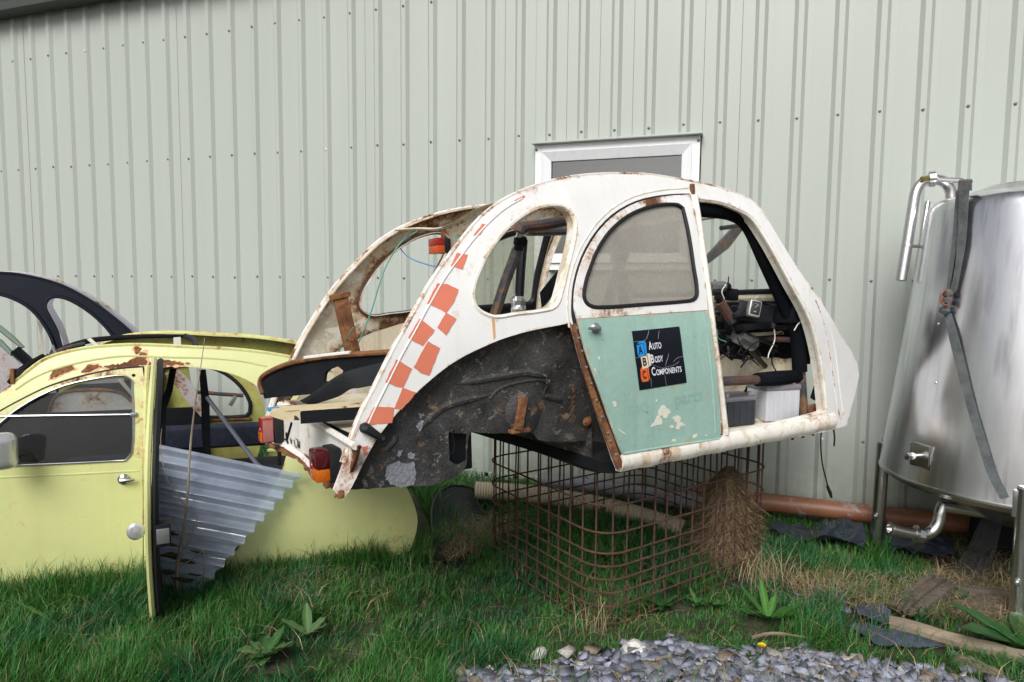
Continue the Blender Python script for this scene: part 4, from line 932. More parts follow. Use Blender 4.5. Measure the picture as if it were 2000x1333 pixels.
# rear wing seam and roof gutter
top = hermite(YO[2:16], False, 3)
for fn, sg in ((sYb, 1), (lambda x, z: WY-sY(x, z), -1)):
    A = [Vector((p.x, fn(p.x, p.y)+sg*.002, p.y)) for p in top]
    ribbon('roof_flange', A, [a+Vector((0, sg*.06, -.002)) for a in A], .006, 'yellow_rail', yel, 1, nrm=(0, 0, 1))
    tube('gutter_bead', [a+Vector((0, sg*.004, .002)) for a in A], .010, 'yellow_rail', yel, 6)
gl = TY([(30, 762), (60, 742), (100, 724), (165, 707), (231, 697), (285, 697), (340, 699), (400, 700), (470, 706), (520, 716)])
tube('roof_swage', [Vector((p.x, sYb(p.x, p.y)+.003, p.y)) for p in hermite(gl, False, 3)], .0065, 'yellow_paint', yel, 6)
# rusted holes along the cant rail
for pts in ([(96, 739), (104, 725), (120, 719), (140, 714), (148, 722), (128, 728), (112, 736)], [(158, 727), (172, 714), (190, 710), (198, 718), (180, 726)], [(200, 716), (230, 712), (262, 700), (272, 690), (285, 690), (288, 714), (250, 717), (215, 720)], [(286, 712), (300, 706), (330, 704), (370, 710), (345, 714), (310, 715)], [(258, 682), (266, 676), (275, 680), (268, 692)]):
    cx_, cy_ = sum(a for a, b in pts)/len(pts), sum(b for a, b in pts)/len(pts); big = [(cx_+(a-cx_)*1.12+random.uniform(-2, 2), cy_+(b-cy_)*1.35+random.uniform(-1, 2)) for a, b in pts]
    panel('rust_stain', TY(big, off(sYb, -.0008)), off(sYb, -.0008), yel, (), .001, .02, mats=('rust_stain',), jag=.004, sub=2)
    panel('rust_hole', TY(pts, off(sYb, -.0016)), off(sYb, -.0016), yel, (), .002, .02, mats=('rust',), jag=.006, sub=2)
# front door
fd = panel('front_door', YD, off(sY, -.010), yel, [YW], .018, .045, mats=('yellow_paint', 'yellow_inner'))
panel('door_glass', YW, off(sY, .004), fd, (), .004, .08, mats=('yellow_glass',))
tube('chrome_trim', [Vector((p.x, sY(p.x, p.y)-.011, p.y)) for p in hermite(YW, True, 3)], .0055, 'chrome', fd, 8, True)
tube('door_seal', [Vector((p.x, sY(p.x, p.y)+.004, p.y)) for p in hermite(YD, True, 3)], .009, 'rubber', fd, 6, True)
p0, p1 = FY.surf(-55, 813, sY), FY.surf(263, 809, sY); tube('flap_bar', [p0+Vector((0, -.012, 0)), p1+Vector((0, -.012, 0))], .006, 'chrome', fd, 8)
box('flap_catch', p1+Vector((0, -.016, 0)), (.028, .014, .02), 'alu', fd, bev=.004)
cl = TY([(-60, 935), (0, 932), (135, 926), (272, 919)]); tube('door_crease', [Vector((a, sY(a, b)-.008, b)) for a, b in cl], .005, 'yellow_paint', fd, 6)
h = FY.surf(243, 935, sY)+Vector((0, -.012, 0)); lathe('handle_rose', [(.026, -.004), (.026, .004), (.018, .012), (0, .016)], 'chrome', fd, c=h, axis=(0, -1, 0), seg=18)
tube('handle', [h+Vector((-.01, -.018, 0)), h+Vector((.015, -.022, 0)), h+Vector((.050, -.022, .0))], [.012, .010, .005], 'chrome', fd, 8, smooth=2)
lathe('drain_hole', [(.008, 0), (.008, .002)], 'black_paint', fd, c=FY.surf(262, 733, sY)+Vector((0, -.0105, 0)), axis=(0, -1, 0), seg=10)
# door mirror
mp_ = FY.surf(4, 882, off(sY, -.16)); V, F = boxgeo(mp_, (.11, .09, .16), Matrix.Rotation(.5, 3, 'Z'), .044, 5); mk('door_mirror', V, F, 'mirror_shell', fd)
tube('mirror_arm', [mp_+Vector((0, .03, -.02)), mp_+Vector((-.02, .15, -.03))], .008, 'chrome', fd, 8)
# centre pillar
bp = TY([(289, 716), (286, 800), (286, 900), (287, 1050), (288, 1150)]); tube('centre_pillar', [Vector((p.x, sY(p.x, p.y)-.004, p.y)) for p in hermite(bp, False, 3)], .014, 'yellow_rail', yel, 8)
# open rear door: swung out on its hinges towards the camera side, seen nearly edge on
hg = FY.surf(292, 930, sY); hw = FY.wld((hg.x, hg.y-.012, 0)); dv = (Vector((CAM.x, CAM.y, 0))-hw); ang = math.atan2(dv.y, dv.x)-R(1.2)
def rd(x, z): return -.006*math.sin(math.pi*min(1, z/.62)) if z < .62 else .035*((z-.62)/.5)**1.6
ro = [(0, .09), (.50, .06), (.53, .10), (.62, .34), (.70, .58), (.69, .72), (.62, .86), (.50, .98), (.34, 1.05), (.15, 1.085), (0, 1.085)]
rw = [(.06, .64), (.62, .64), (.645, .68), (.62, .76), (.55, .87), (.42, .96), (.28, 1.01), (.08, 1.03)]
rdoor = panel('rear_door', ro, rd, yel, [rw], .02, .05, mats=('yellow_paint', 'black_matt'))
lm = FY.matrix().inverted() @ Matrix.Translation(hw) @ Matrix.Rotation(ang, 4, 'Z')
rdoor.matrix_basis = lm
lp = hermite(ro, True, 3)
tube('door_edge', [Vector((p.x, rd(p.x, p.y)+.008, p.y)) for p in lp], .011, 'yellow_paint', rdoor, 6, True)
tube('door_rubber', [Vector((p.x*.985+.004, rd(p.x, p.y)+.034, p.y*.985+.008)) for p in lp], .013, 'rubber', rdoor, 6, True)
panel('door_trim', [(.03, .12), (.49, .10), (.60, .36), (.66, .58), (.03, .6)], lambda x, z: rd(x, z)+.036, rdoor, (), .004, .1, mats=('black_matt',))
box('door_latch', (.655, .055, .46), (.07, .055, .09), 'black_paint', rdoor, bev=.006); box('latch_plate', (.692, .055, .46), (.006, .045, .06), 'alu', rdoor, bev=.002)
V, F = lathegeo([(0, -.014), (.022, -.010), (.030, 0), (.022, .010), (0, .014)], (0, 0, 0), (1, 0, 0), 20); mk('handle', [Vector((v[0]+.62, v[1]*1.1-.038, v[2]*1.15+.47)) for v in V], F, 'mirror_shell', rdoor)
# roof: opposite rail, cross bars, rolled canvas
def YR(q, y): return FY.ony(q[0], q[1], y)
tube('canvas_roll', [YR((70, 715), .55), YR((110, 688), .62), YR((165, 668), .62), YR((215, 661), .6), YR((290, 657), .6), YR((365, 657), .6)], [.012, .018, .016, .014, .012, .010], 'black_matt', yel, 8, smooth=3)
tube('roof_hoop', [YR((60, 730), .35), YR((92, 700), .4), YR((125, 682), .45), (YR((165, 672), .5))], .012, 'rust_tube', yel, 8, smooth=3)
ribbon('roof_strap', [YR((170, 664), .55), YR((190, 681), .25)], [YR((178, 662), .55), YR((197, 679), .25)], .004, 'pale_trim', yel, 1)
ribbon('roof_strap', [YR((339, 661), .5), YR((339, 681), .16)], [YR((353, 660), .5), YR((354, 681), .16)], .004, 'pale_trim', yel, 1)
tube('roof_hook', [YR((96, 692), .3), YR((103, 676), .3), YR((108, 690), .25), YR((118, 693), .22), YR((134, 684), .2)], .006, 'alu', yel, 8, smooth=3)
tube('canvas_end', [YR((362, 657), .6), YR((378, 664), .45), YR((384, 680), .22)], .016, 'rubber', yel, 8, smooth=3)
lathe('hood_catch', [(.0, -.02), (.03, -.015), (.032, .012), (0, .02)], 'rubber', yel, c=YR((35, 733), .12), axis=(.3, -1, 0), seg=12)
tube('hood_fold', [YR((18, 748), .2), YR((42, 728), .25), YR((62, 712), .3), YR((85, 695), .35)], [.012, .026, .022, .012], 'black_matt', yel, 8, smooth=3)
box('torn_bracket', YR((25, 735), .1), (.015, .02, .07), 'rust', yel, bev=.003)
# interior: far window frame, seat, straps, rod, floor, dashboard
yfw = [(316, 720), (360, 712), (405, 716), (440, 730), (470, 755), (488, 785), (488, 805), (478, 813), (400, 815), (318, 813)]
PF = [YR(q, WY-.09) for q in yfw]; fdr = panel('rear_door', [(p.x, p.z) for p in [YR(q, WY-.09) for q in ((296, 716), (340, 704), (400, 702), (450, 715), (490, 745), (512, 785), (516, 840), (500, 900), (480, 960), (300, 960))]], lambda x, z: WY-.09, yel, [[(p.x, p.z) for p in PF]], .02, .06, mats=('yellow_inner', 'yellow_paint'))
tube('window_seal', [p+Vector((0, -.006, 0)) for p in hermite(PF, True, 3)], .012, 'rubber', fdr, 8, True)
sr = [YR(q, WY-.10) for q in ((325, 820), (400, 821), (490, 818))]; tube('rusted_rail', sr, .010, 'rust', fdr, 6)
V, F = boxgeo((0, 0, 0), (.66, .10, .14), None, .035, 3); sc_ = YR((410, 852), .85); mk('seat_back', [v+sc_ for v in V], F, 'seat_navy', yel)
box('floor', (.1, WY/2, .04), (2.4, WY-.12, .03), 'black_matt', yel, bev=0); box('rear_tray', (.85, WY/2, .22), (.4, WY-.2, .03), 'black_matt', yel, bev=0)
box('seat_base', (.45, .75, .18), (.7, .8, .26), 'seat_navy', yel, bev=.04)
box('front_seat', (-.35, .65, .22), (.55, 1.0, .34), 'seat_navy', yel, bev=.05)
ribbon('seat_strap', [YR((332, 720), .3), YR((325, 760), .32), YR((310, 790), .3), YR((308, 900), .28)], [YR((345, 720), .3), YR((337, 765), .32), YR((325, 800), .3), YR((322, 900), .28)], .006, 'black_matt', yel, 2)
ribbon('seat_strap', [YR((389, 722), .4), YR((393, 780), .42), YR((394, 840), .42), YR((398, 900), .42)], [YR((402, 722), .4), YR((409, 780), .42), YR((411, 840), .42), YR((412, 900), .42)], .006, 'black_matt', yel, 2)
tube('grey_rod', [YR((404, 776), .30), YR((450, 838), .22), YR((500, 905), .12), (YR((530, 930), .06))], .011, 'rod_grey', yel, 8)
tube('rusty_rod', [YR((372, 765), 1.0), YR((430, 770), 1.02), YR((475, 773), 1.05)], .012, 'rust_tube', yel, 8); box('rod_plate', YR((455, 783), 1.03), (.025, .006, .07), 'alu', yel, rot=Matrix.Rotation(.5, 3, 'Y'), bev=.002)
box('door_card', (-.62, WY-.16, .36), (1.5, .02, .60), 'black_matt', yel, bev=.004)
tube('dash_rim', [YR((28, 900), .3), YR((45, 885), .3), YR((62, 893), .3), YR((70, 912), .3)], .012, 'black_matt', yel, 8, smooth=3)
tube('cant_bar', [YR((232, 740), .5), YR((262, 775), .5)], .010, 'pale_trim', yel, 6)
A = [YR(q, .95) for q in ((322, 730), (345, 755), (370, 790), (395, 815))]; B = [YR(q, .9) for q in ((350, 722), (372, 745), (392, 780), (408, 815))]
ribbon('torn_panel', A, B, .004, 'old_white', yel, 2)
# small fittings at the rear edge of the opening
box('rear_latch', YR((546, 895), .05), (.02, .03, .07), 'black_paint', yel, bev=.003)
tube('door_step', [YR((525, 880), .3), YR((548, 880), .2)], .01, 'yellow_paint', yel, 6)

# ---- rusty white panel standing inside/behind, seen through the yellow door's window
wp = FY.wld(YR((180, 815), WY+.10)); hp_ = thing('rusty_panel', 'rust-eaten pale grey body panel standing behind the yellow car, seen through its window', 'car panel', loc=(wp.x, wp.y, 0))
hp_.rotation_euler = (0, 0, R(36)); 
panel('panel_skin', [(-.26, .02), (.24, .02), (.25, .5), (.23, .66), (.15, .73), (-.05, .75), (-.2, .72), (-.25, .6)], lambda x, z: .04*z, hp_, (), .01, .05, mats=('old_white', 'rust'), jag=.006)
tube('panel_rim', [Vector((x, .04*z-.004, z)) for x, z in ((-.25, .6), (-.2, .72), (-.05, .75), (.15, .73), (.23, .66))], .010, 'rust', hp_, 6, smooth=4)

# ================================================================== BLACK CAR behind (only its roof side shows)
_k = atD(100, 620, 4.3); FK = Frame((_k.x, _k.y, 0), R(47)); WK = .5
blk = thing('black_car', 'glossy black car roof side with curved quarter window behind the yellow car', 'car', FK)
def fK(x, z): return .10*max(0, (z-.7)/.8)**1.5
TK = lambda pts: FK.trace(pts, fK)
kout = [(-140, 575), (-70, 545), (0, 534), (60, 541), (120, 558), (180, 590), (230, 627), (262, 656), (300, 705), (330, 770), (345, 850), (348, 930), (-140, 960)]
kw = [[(-130, 600), (-70, 578), (-20, 572), (25, 583), (62, 605), (90, 640), (106, 675), (112, 720), (112, 770), (-130, 800)], [(88, 600), (93, 586), (106, 580), (128, 583), (158, 598), (190, 622), (216, 650), (238, 690), (248, 730), (244, 750), (132, 755), (126, 710), (112, 650), (96, 618)]]
KO = TK(kout); KW = [TK(q) for q in kw]
panel('side_panel', KO, fK, blk, KW, .014, .05, mats=('navy_black', 'lavender_grey'))
panel('side_panel', KO, lambda x, z: WK-fK(x, z), blk, KW, .014, .07, mats=('old_white', 'lavender_grey'), flip=True)
for Lp in KW: tube('window_seal', [Vector((p.x, fK(p.x, p.y)-.004, p.y)) for p in hermite(Lp, True, 3)], .011, 'navy_black', blk, 6, True)
kt = hermite(KO[1:10], False, 3); tube('roof_gutter', [Vector((p.x, fK(p.x, p.y)+.004, p.y)) for p in kt], .010, 'navy_black', blk, 6)
tube('roof_gutter', [Vector((p.x, WK-fK(p.x, p.y), p.y+.004)) for p in kt], .014, 'old_white', blk, 6)
for i in (2, 12, 22): p = kt[i]; tube('roof_hoop', [(p.x, fK(p.x, p.y)+.01, p.y-.012), (p.x, WK-fK(p.x, p.y)-.01, p.y-.012)], .010, 'navy_black', blk, 6)
ribbon('hanging_rag', [FK.ony(*q, .3) for q in ((73, 626), (78, 652), (80, 665), (73, 690), (72, 705))], [FK.ony(*q, .3) for q in ((84, 634), (83, 654), (86, 666), (88, 690), (84, 705))], .004, 'pale_trim', blk, 2)
# white car front, edge of frame
FV = Frame((0, 0, 0), R(50)); _v = atD(0, 720, 3.95); FV.o = Vector((_v.x, _v.y, 0))
vc = thing('white_scrap_door', 'white scrap car door with pale green window frame leaning behind the yellow car', 'car door', FV)
pl = lambda pts: [(p.x, p.z) for p in [FV.ony(a, b, 0) for a, b in pts]]
panel('door_skin', pl([(-120, 640), (-40, 648), (0, 668), (20, 690), (40, 712), (24, 742), (24, 760), (30, 900), (-120, 960)]), lambda x, z: 0, vc, (), .03, .06, mats=('old_white', 'old_white'))
tube('window_frame', [FV.ony(*q, 0.0) for q in ((-60, 612), (0, 641), (25, 662), (43, 678), (22, 690), (0, 668), (-60, 640))], .016, 'pale_green', vc, 6)
tube('black_seal', [FV.ony(*q, .0) for q in ((28, 683), (45, 698), (60, 712))], .03, 'black_paint', vc, 8)

# ================================================================== CLEAR CORRUGATED SHEET
q = FY.surf(308, 868, off(sY, -.06)); TLw = FY.wld(q); TRw = FY.wld(FY.surf(590, 926, off(sYf, -.05))); BRw = ground(389, 1158, .02)
BLw = ground(296, 1136, .05); e1 = TRw-TLw; e2 = BRw-TRw; nn = e1.cross(e2).normalized()
if nn.dot(_fw) > 0: nn = -nn
V = []; F = []; nu, nv = 40, 132; WAVES = 10.5
for j in range(nv+1):
    t = j/nv
    for i in range(nu+1):
        V.append((TLw.lerp(BLw, t)).lerp(TRw+e2*t, -.03+1.03*i/nu)+(nn+e1.normalized()*.55)*(.017*math.sin(2*math.pi*WAVES*t)))
for j in range(nv):
    for i in range(nu): a = j*(nu+1)+i; F.append((a, a+1, a+nu+2, a+nu+1))
cs = mk('corrugated_sheet', V, F, 'clear_sheet'); tag(cs, 'clear corrugated plastic sheet leaning against the open side of the yellow car', 'plastic sheet')
def mosspatch(s, t, r):
    V = []; F = []; c = (TLw.lerp(BLw, t)).lerp(TRw+e2*t, s)+nn*.012; n = 14
    V.append(c+nn*.012)
    for k in range(n):
        a = 2*math.pi*k/n; rr = r*random.uniform(.5, 1.2); V.append(c+e1.normalized()*rr*2.0*math.cos(a)+e2.normalized()*rr*.45*math.sin(a)+nn*random.uniform(0, .008))
    for k in range(n): F.append((0, 1+k, 1+(k+1) % n))
    return V, F
gs = [mosspatch(*a) for a in ((.22, .70, .03), (.30, .78, .035), (.50, .80, .03), (.35, .90, .03), (.60, .93, .03), (.75, .88, .02), (.15, .62, .03), (.6, .72, .02))]
mo = mk('moss_debris', *join(*gs), 'moss', None, False); tag(mo, 'brown moss and leaf litter caught on the lower folds of the clear sheet', 'moss', kind='stuff')
# dry stem in front of the sheet
def stemtube(pix, depths, r): return tubegeo(hermite([atD(a, b, d) for (a, b), d in zip(pix, depths)], False, 4), list(np.interp(np.linspace(0, 1, (len(pix)-1)*4+1), np.linspace(0, 1, len(r)), r)), 6)
b0 = ground(352, 1165); d0 = (b0-CAM).dot(_fw)
gs = [stemtube([(352, 1165), (346, 1130), (350, 1085), (360, 1030), (367, 960), (370, 900), (375, 840), (384, 770), (393, 710), (400, 660)], np.linspace(d0, d0+.05, 10), [.011, .009, .006, .005, .003, .0015]),
      stemtube([(350, 1090), (368, 1060), (380, 1030), (388, 1005)], [d0]*4, [.005, .004, .002]), stemtube([(364, 990), (348, 970), (330, 945), (318, 905), (314, 860), (316, 838)], [d0]*6, [.004, .003, .002, .0015]),
      stemtube([(352, 1105), (372, 1095), (392, 1080), (398, 1072), (398, 1138)], [d0]*5, [.004, .003, .003]), stemtube([(358, 1045), (345, 1030), (336, 1008)], [d0]*3, [.003, .002])]
tag(mk('dry_stem', *join(*gs), 'stem'), 'tall bare dry weed stem standing before the clear corrugated sheet', 'weed')

# ================================================================== STAINLESS TANK
TC = Vector((1.295, 3.945, 0)); TB, TT, RB, RT = .50, 1.885, .60, .452
tank = thing('steel_tank', 'large stainless steel tank on tube legs with overflow pipe and hanging strap', 'tank', loc=TC)
sh = lathe('shell', [(.0, .27), (.10, .28), (.30, .375), (.50, .465), (.575, .487), (.597, .50), (RB+.003, .512), (RB, .53)]+[(RB+(RT-RB)*t, .53+(TT-.07-.53)*t) for t in np.linspace(.05, 1, 14)]+[(RT-.006, TT-.045), (RT-.025, TT-.018), (RT-.06, TT), (RT-.16, TT+.02), (.2, TT+.06), (0, TT+.07)], 'stainless', tank, seg=96)
lathe('weld_band', [(RB-.03, .478), (RB+.0045, .505), (RB+.0055, .512), (RB+.003, .522), (RB-.001, .524)], 'stainless_pipe', sh, seg=96)
def trad(z): return RB+(RT-RB)*min(1, max(0, (z-.53)/(TT-.07-.53)))
def ontank(px, py, d=0.):
    r_ = ray(px, py); lo, hi = 1.5, 6.
    t = lo
    while t < 6:
        p = CAM+r_*t; q = p-TC
        if math.hypot(q.x, q.y) < trad(p.z)+d: return q
        t += .004
    t = min(np.linspace(1.5, 6, 900), key=lambda t: math.hypot(*(CAM+r_*t-TC).xy)-trad((CAM+r_*t).z)); return CAM+r_*t-TC
# legs
for px, py in ((1711, 1075), (1986, 1222)):
    g = ground(px, py)-TC; tdir = Vector((g.x, g.y, 0)).normalized()
    for base in (g,):
        leg = tube('leg', [Vector((base.x, base.y, -.01)), Vector((base.x*.99, base.y*.99, .40)), Vector((base.x*.985, base.y*.985, .60))], .034, 'stainless_pipe', tank, 16)
        lathe('leg_cap', [(.034, 0), (.03, .012), (.012, .016), (.010, .03), (0, .032)], 'stainless_pipe', leg, c=Vector((base.x*.985, base.y*.985, .598)), seg=14)
        lathe('leg_bolt', [(.018, 0), (.018, .004), (.010, .006), (.009, .018), (0, .02)], 'stainless_pipe', leg, c=Vector((base.x*.995, base.y*.995, .20))+Vector((-.02, -.028, 0)), axis=(-.6, -.8, 0), seg=12)
gA, gB = ground(1711, 1075)-TC, ground(1986, 1222)-TC
for g in (-gA, -gB): tube('leg', [Vector((g.x*.96, g.y*.96, -.01)), Vector((g.x*.95, g.y*.95, .58))], .034, 'stainless_pipe', tank, 12)
# outlet pipe below the cone
D_o = (TC-CAM).dot(_fw)-.12
def tk(px, py, d): return atD(px, py, d)-TC
tube('outlet_pipe', [Vector((-.12, -.1, .34)), tk(1838, 990, D_o), tk(1832, 1022, D_o), tk(1818, 1040, D_o), tk(1795, 1044, D_o), tk(1742, 1033, D_o)], .027, 'stainless_pipe', tank, 16, smooth=4)
lathe('pipe_union', [(.028, -.02), (.042, -.016), (.044, .012), (.030, .02)], 'stainless_pipe', tank, c=tk(1793, 1044, D_o), axis=tk(1742, 1033, D_o)-tk(1795, 1044, D_o), seg=8)
lathe('pipe_ferrule', [(.026, -.012), (.034, -.004), (.034, .010), (.022, .011), (.022, -.01)], 'stainless_pipe', tank, c=tk(1741, 1033, D_o), axis=tk(1742, 1033, D_o)-tk(1795, 1044, D_o), seg=20)
# overflow pipe
D_p = (TC-CAM).dot(_fw)+.10
op = tube('overflow_pipe', [tk(1760, 548, D_p), tk(1773, 470, D_p), tk(1784, 400, D_p), tk(1790, 372, D_p), tk(1803, 356, D_p), tk(1822, 351, D_p), tk(1845, 356, D_p), tk(1856, 372, D_p), tk(1858, 395, D_p)], .027, 'stainless_pipe', tank, 16, smooth=4)
lathe('pipe_union', [(.028, -.018), (.040, -.014), (.041, .014), (.028, .018)], 'stainless_pipe', op, c=tk(1820, 350, D_p), axis=_r*1.0-_fw*.4, seg=20)
tube('spindle', [tk(1800, 349, D_p-.04), tk(1812, 349, D_p-.02)], [.010, .014], 'brass', op, 10); tube('spindle_rod', [tk(1830, 351, D_p-.02), tk(1880, 353, D_p-.05)], .013, 'stainless_pipe', op, 10)
tube('inner_pipe', [tk(1788, 548, D_p+.06), tk(1800, 470, D_p+.06), tk(1812, 395, D_p+.08)], .014, 'stainless_pipe', tank, 12)
cl = tk(1772, 481, D_p); lathe('pipe_clip', [(.0275, -.006), (.031, -.006), (.031, .006), (.0275, .006)], 'stainless_pipe', op, c=cl, axis=tk(1784, 400, D_p)-tk(1773, 470, D_p), seg=18)
tube('clip_stay', [cl+_r*.03, cl+_r*.075], .009, 'stainless_pipe', op, 10)
# nozzle on welded plate
pc = ontank(1800, 890); nrm = Vector((pc.x, pc.y, 0)).normalized(); tx = Vector((-nrm.y, nrm.x, 0)); rm = Matrix((tx, nrm, Vector((0, 0, 1)))).transposed()
np_ = box('nozzle_plate', pc+nrm*.004, (.105, .014, .105), 'stainless_pipe', tank, rot=rm, bev=.005, seg=3)
tube('plate_weld', [pc+nrm*.008+tx*a+Vector((0, 0, b)) for a, b in ((-.054, -.054), (.054, -.054), (.054, .054), (-.054, .054))], .004, 'stainless_pipe', np_, 6, True)
tube('nozzle', [pc, pc+nrm*.03, pc+nrm*.085], .012, 'stainless_pipe', np_, 12); lathe('nozzle_nut', [(.013, 0), (.018, .002), (.018, .016), (.013, .018)], 'stainless_pipe', np_, c=pc+nrm*.07, axis=nrm, seg=6); lathe('thread_tape', [(.014, 0), (.017, .006), (.015, .014)], 'screw_white', np_, c=pc+nrm*.045, axis=nrm, seg=10)
for q in ((1832, 633), (1827, 748)): p = ontank(*q); lathe('shell_dimple', [(.008, 0), (.006, .003), (0, .004)], 'stainless_pipe', sh, c=p, axis=(p.x, p.y, 0), seg=10)
pc = ontank(1994, 985); box('leg_gusset', pc, (.06, .02, .12), 'stainless', tank, rot=Matrix((Vector((-pc.y, pc.x, 0)).normalized(), Vector((pc.x, pc.y, 0)).normalized(), Vector((0, 0, 1)))).transposed(), bev=.006)
# webbing strap: separate thing hooked over the rim
strap = thing('webbing_strap', 'worn blue grey webbing strap looped over the rim of the steel tank', 'strap', loc=TC)
def strapband(name, L, Rr, d=.012, nrmv=None):
    A = [ontank(*q)+Vector((ontank(*q).x, ontank(*q).y, 0)).normalized()*d for q in L]; B = [ontank(*q)+Vector((ontank(*q).x, ontank(*q).y, 0)).normalized()*d for q in Rr]
    return ribbon(name, hermite(A, False, 3), hermite(B, False, 3), .004, 'strap', strap, 2)
strapband('strap_run', [(1872, 372), (1868, 420), (1864, 470), (1858, 520), (1853, 568)], [(1886, 374), (1880, 420), (1874, 470), (1866, 520), (1858, 568)], .010)
strapband('strap_run', [(1881, 372), (1880, 420), (1877, 480), (1872, 530), (1862, 575)], [(1900, 372), (1897, 420), (1892, 480), (1882, 530), (1870, 575)], .022)
strapband('strap_tail', [(1848, 612), (1858, 660), (1872, 720), (1890, 790), (1910, 860), (1930, 925), (1955, 974)], [(1862, 612), (1876, 660), (1892, 725), (1909, 795), (1929, 862), (1949, 925), (1971, 970)], .012)
kp = ontank(1855, 588)+Vector((-.02, -.025, 0)); 
for k in range(3): lathe('strap_knot', [(.0, -.02), (.020, -.012), (.024, .004), (.014, .018), (0, .02)], 'strap', strap, c=kp+Vector((random.uniform(-.006, .006), random.uniform(-.006, .006), (-.045, .0, .035)[k])), axis=(random.uniform(-.3, .3), random.uniform(-.3, .3), 1), seg=10)
hk = kp+Vector((-.012, -.025, .01)); tube('snap_hook', [hk+_r*a+_u*b for a, b in ((-.016, -.014), (-.020, .01), (-.008, .034), (.010, .036), (.016, .0), (.018, -.024), (.0, -.030))], .005, 'hook_red', strap, 8, True, 3)
# top loop over the rim
A = [tk(1868, 372, D_p-.30), tk(1874, 356, D_p-.28), tk(1882, 350, D_p-.24), tk(1880, 360, D_p-.16)]; A[0] = ontank(1872, 373)+Vector((-.006, -.008, 0)); B0 = ontank(1900, 373)+Vector((-.010, -.016, 0))
ribbon('strap_loop', hermite([A[0], A[0]+Vector((.004, .012, .045)), A[0]+Vector((.02, .05, .058)), A[0]+Vector((.04, .10, .05))], False, 3), hermite([B0, B0+Vector((.0, .012, .045)), B0+Vector((.012, .05, .058)), B0+Vector((.03, .10, .05))], False, 3), .005, 'strap', strap, 2)

# ================================================================== PIPES, HOSE AND CLUTTER ALONG THE WALL
def pipe_on(name, pts, r, mat, label, cat, seg=16, smooth=4):
    V, F = tubegeo(hermite(pts, False, smooth, 80), r, seg); return tag(mk(name, V, F, mat), label, cat)
y0 = 4.42
pipe_on('drain_pipe', [Vector((atY(1362, 985, y0).x, y0-.02, .115)), Vector((.35, y0, .105)), Vector((1.0, y0, .10)), Vector((1.75, y0, .10))], .056, 'pipe_brown', 'long brown drain pipe lying along the foot of the shed wall', 'pipe')
pipe_on('grey_pipe', [Vector((-1.30, 4.40, .10)), Vector((-.85, 4.36, .10)), Vector((-.45, 4.30, .10)), Vector((-.05, 4.27, .07))], .050, 'pipe_grey', 'grey pipe lying by the wall behind the wire cage', 'pipe')
hp0 = [ground(930, 958, .10), ground(1000, 962, .10), ground(1090, 973, .10), ground(1180, 990, .08), ground(1260, 1012, .06), ground(1335, 1035, .03)]
path = resample(hermite(hp0, False, 8), .006, False); rr = [.056+(.005 if (i % 3) == 0 else -.002) for i in range(len(path))]
tag(mk('ribbed_hose', *tubegeo(path, rr, 14), 'hose_cream'), 'cream ribbed hose running through the grass behind the wire cage', 'hose')
cb_ = [ground(860, 932, .03), ground(900, 940, .04), ground(950, 955, .03), ground(1010, 965, .02)]
pipe_on('black_cable', cb_, .012, 'rubber', 'black cable lying on the rubble below the shed wall', 'cable', 8)

def rock(name, c, s, mat, label=None, group=None, seed=0, flatz=.6, cat='rock'):
    bm = bmesh.new(); bmesh.ops.create_icosphere(bm, subdivisions=2, radius=1); rn = random.Random(seed)
    pl = [(Vector((rn.uniform(-1, 1), rn.uniform(-1, 1), rn.uniform(-.6, 1))).normalized(), rn.uniform(.62, .9)) for _ in range(9)]
    for v in bm.verts:
        p = v.co.copy()
        for n, d in pl:
            e = p.dot(n)-d
            if e > 0: p -= n*e
        p *= 1+.06*mnoise.noise(p*3+Vector((seed, 0, 0))); v.co = Vector((p.x*s[0], p.y*s[1], p.z*s[2]))
    me = bpy.data.meshes.new(name); bm.to_mesh(me); bm.free(); me.materials.append(MATS[mat]); o = link(name, me)
    o.location = (c.x, c.y, c.z+s[2]*.45); o.rotation_euler = (rn.uniform(-.2, .2), rn.uniform(-.2, .2), rn.uniform(0, 6)); 
    if label: tag(o, label, cat, group)
    return o
rock('rock', ground(1240, 1278), (.062, .045, .04), 'rock_white', 'biggest pale rock on the gravel edge by the front cage corner', seed=3)
rock('rock', ground(1052, 1283), (.038, .03, .026), 'rock_white', 'pale rock half sunk in the grass left of the gravel', seed=5)
rock('rock', ground(912, 1325), (.040, .025, .020), 'rock_white', 'flat white rock at the gravel end beside a dark slate', seed=8)
rock('rock', ground(957, 1312), (.020, .018, .02), 'rock_white', 'small upright white stone on the bare gravel end', seed=9)
rock('slate', ground(880, 1312), (.05, .035, .016), 'rock_slate', 'dark flat slate lying in grass beside the flat white rock', seed=11, cat='slate')
for i, (a, b, s) in enumerate(((1345, 1268, .035), (1290, 1300, .04), (1210, 1300, .034), (1450, 1300, .034), (1555, 1295, .04), (1640, 1318, .036), (1735, 1312, .032), (1130, 1315, .03), (1400, 1320, .035), (1080, 1310, .028), (1590, 1322, .04), (1830, 1325, .04), (1890, 1312, .035))):
    rock('slate_lump', ground(a, b), (s, s*.75, s*.5), 'rock_slate', 'large blue grey slate lump lying among the smaller gravel', 'slate lumps on the gravel', seed=20+i, cat='stone')
for i in range(26):
    a = random.uniform(770, 1010); g = ground(a, random.uniform(928, 956)); s = random.uniform(.02, .06)
    rock('rubble_stone', g, (s, s*.8, s*.6), random.choice(['rock_brown', 'rock_brown', 'rock_slate']), 'brown stone in the rubble strip at the foot of the shed wall', 'rubble along the wall', seed=60+i, cat='stone')
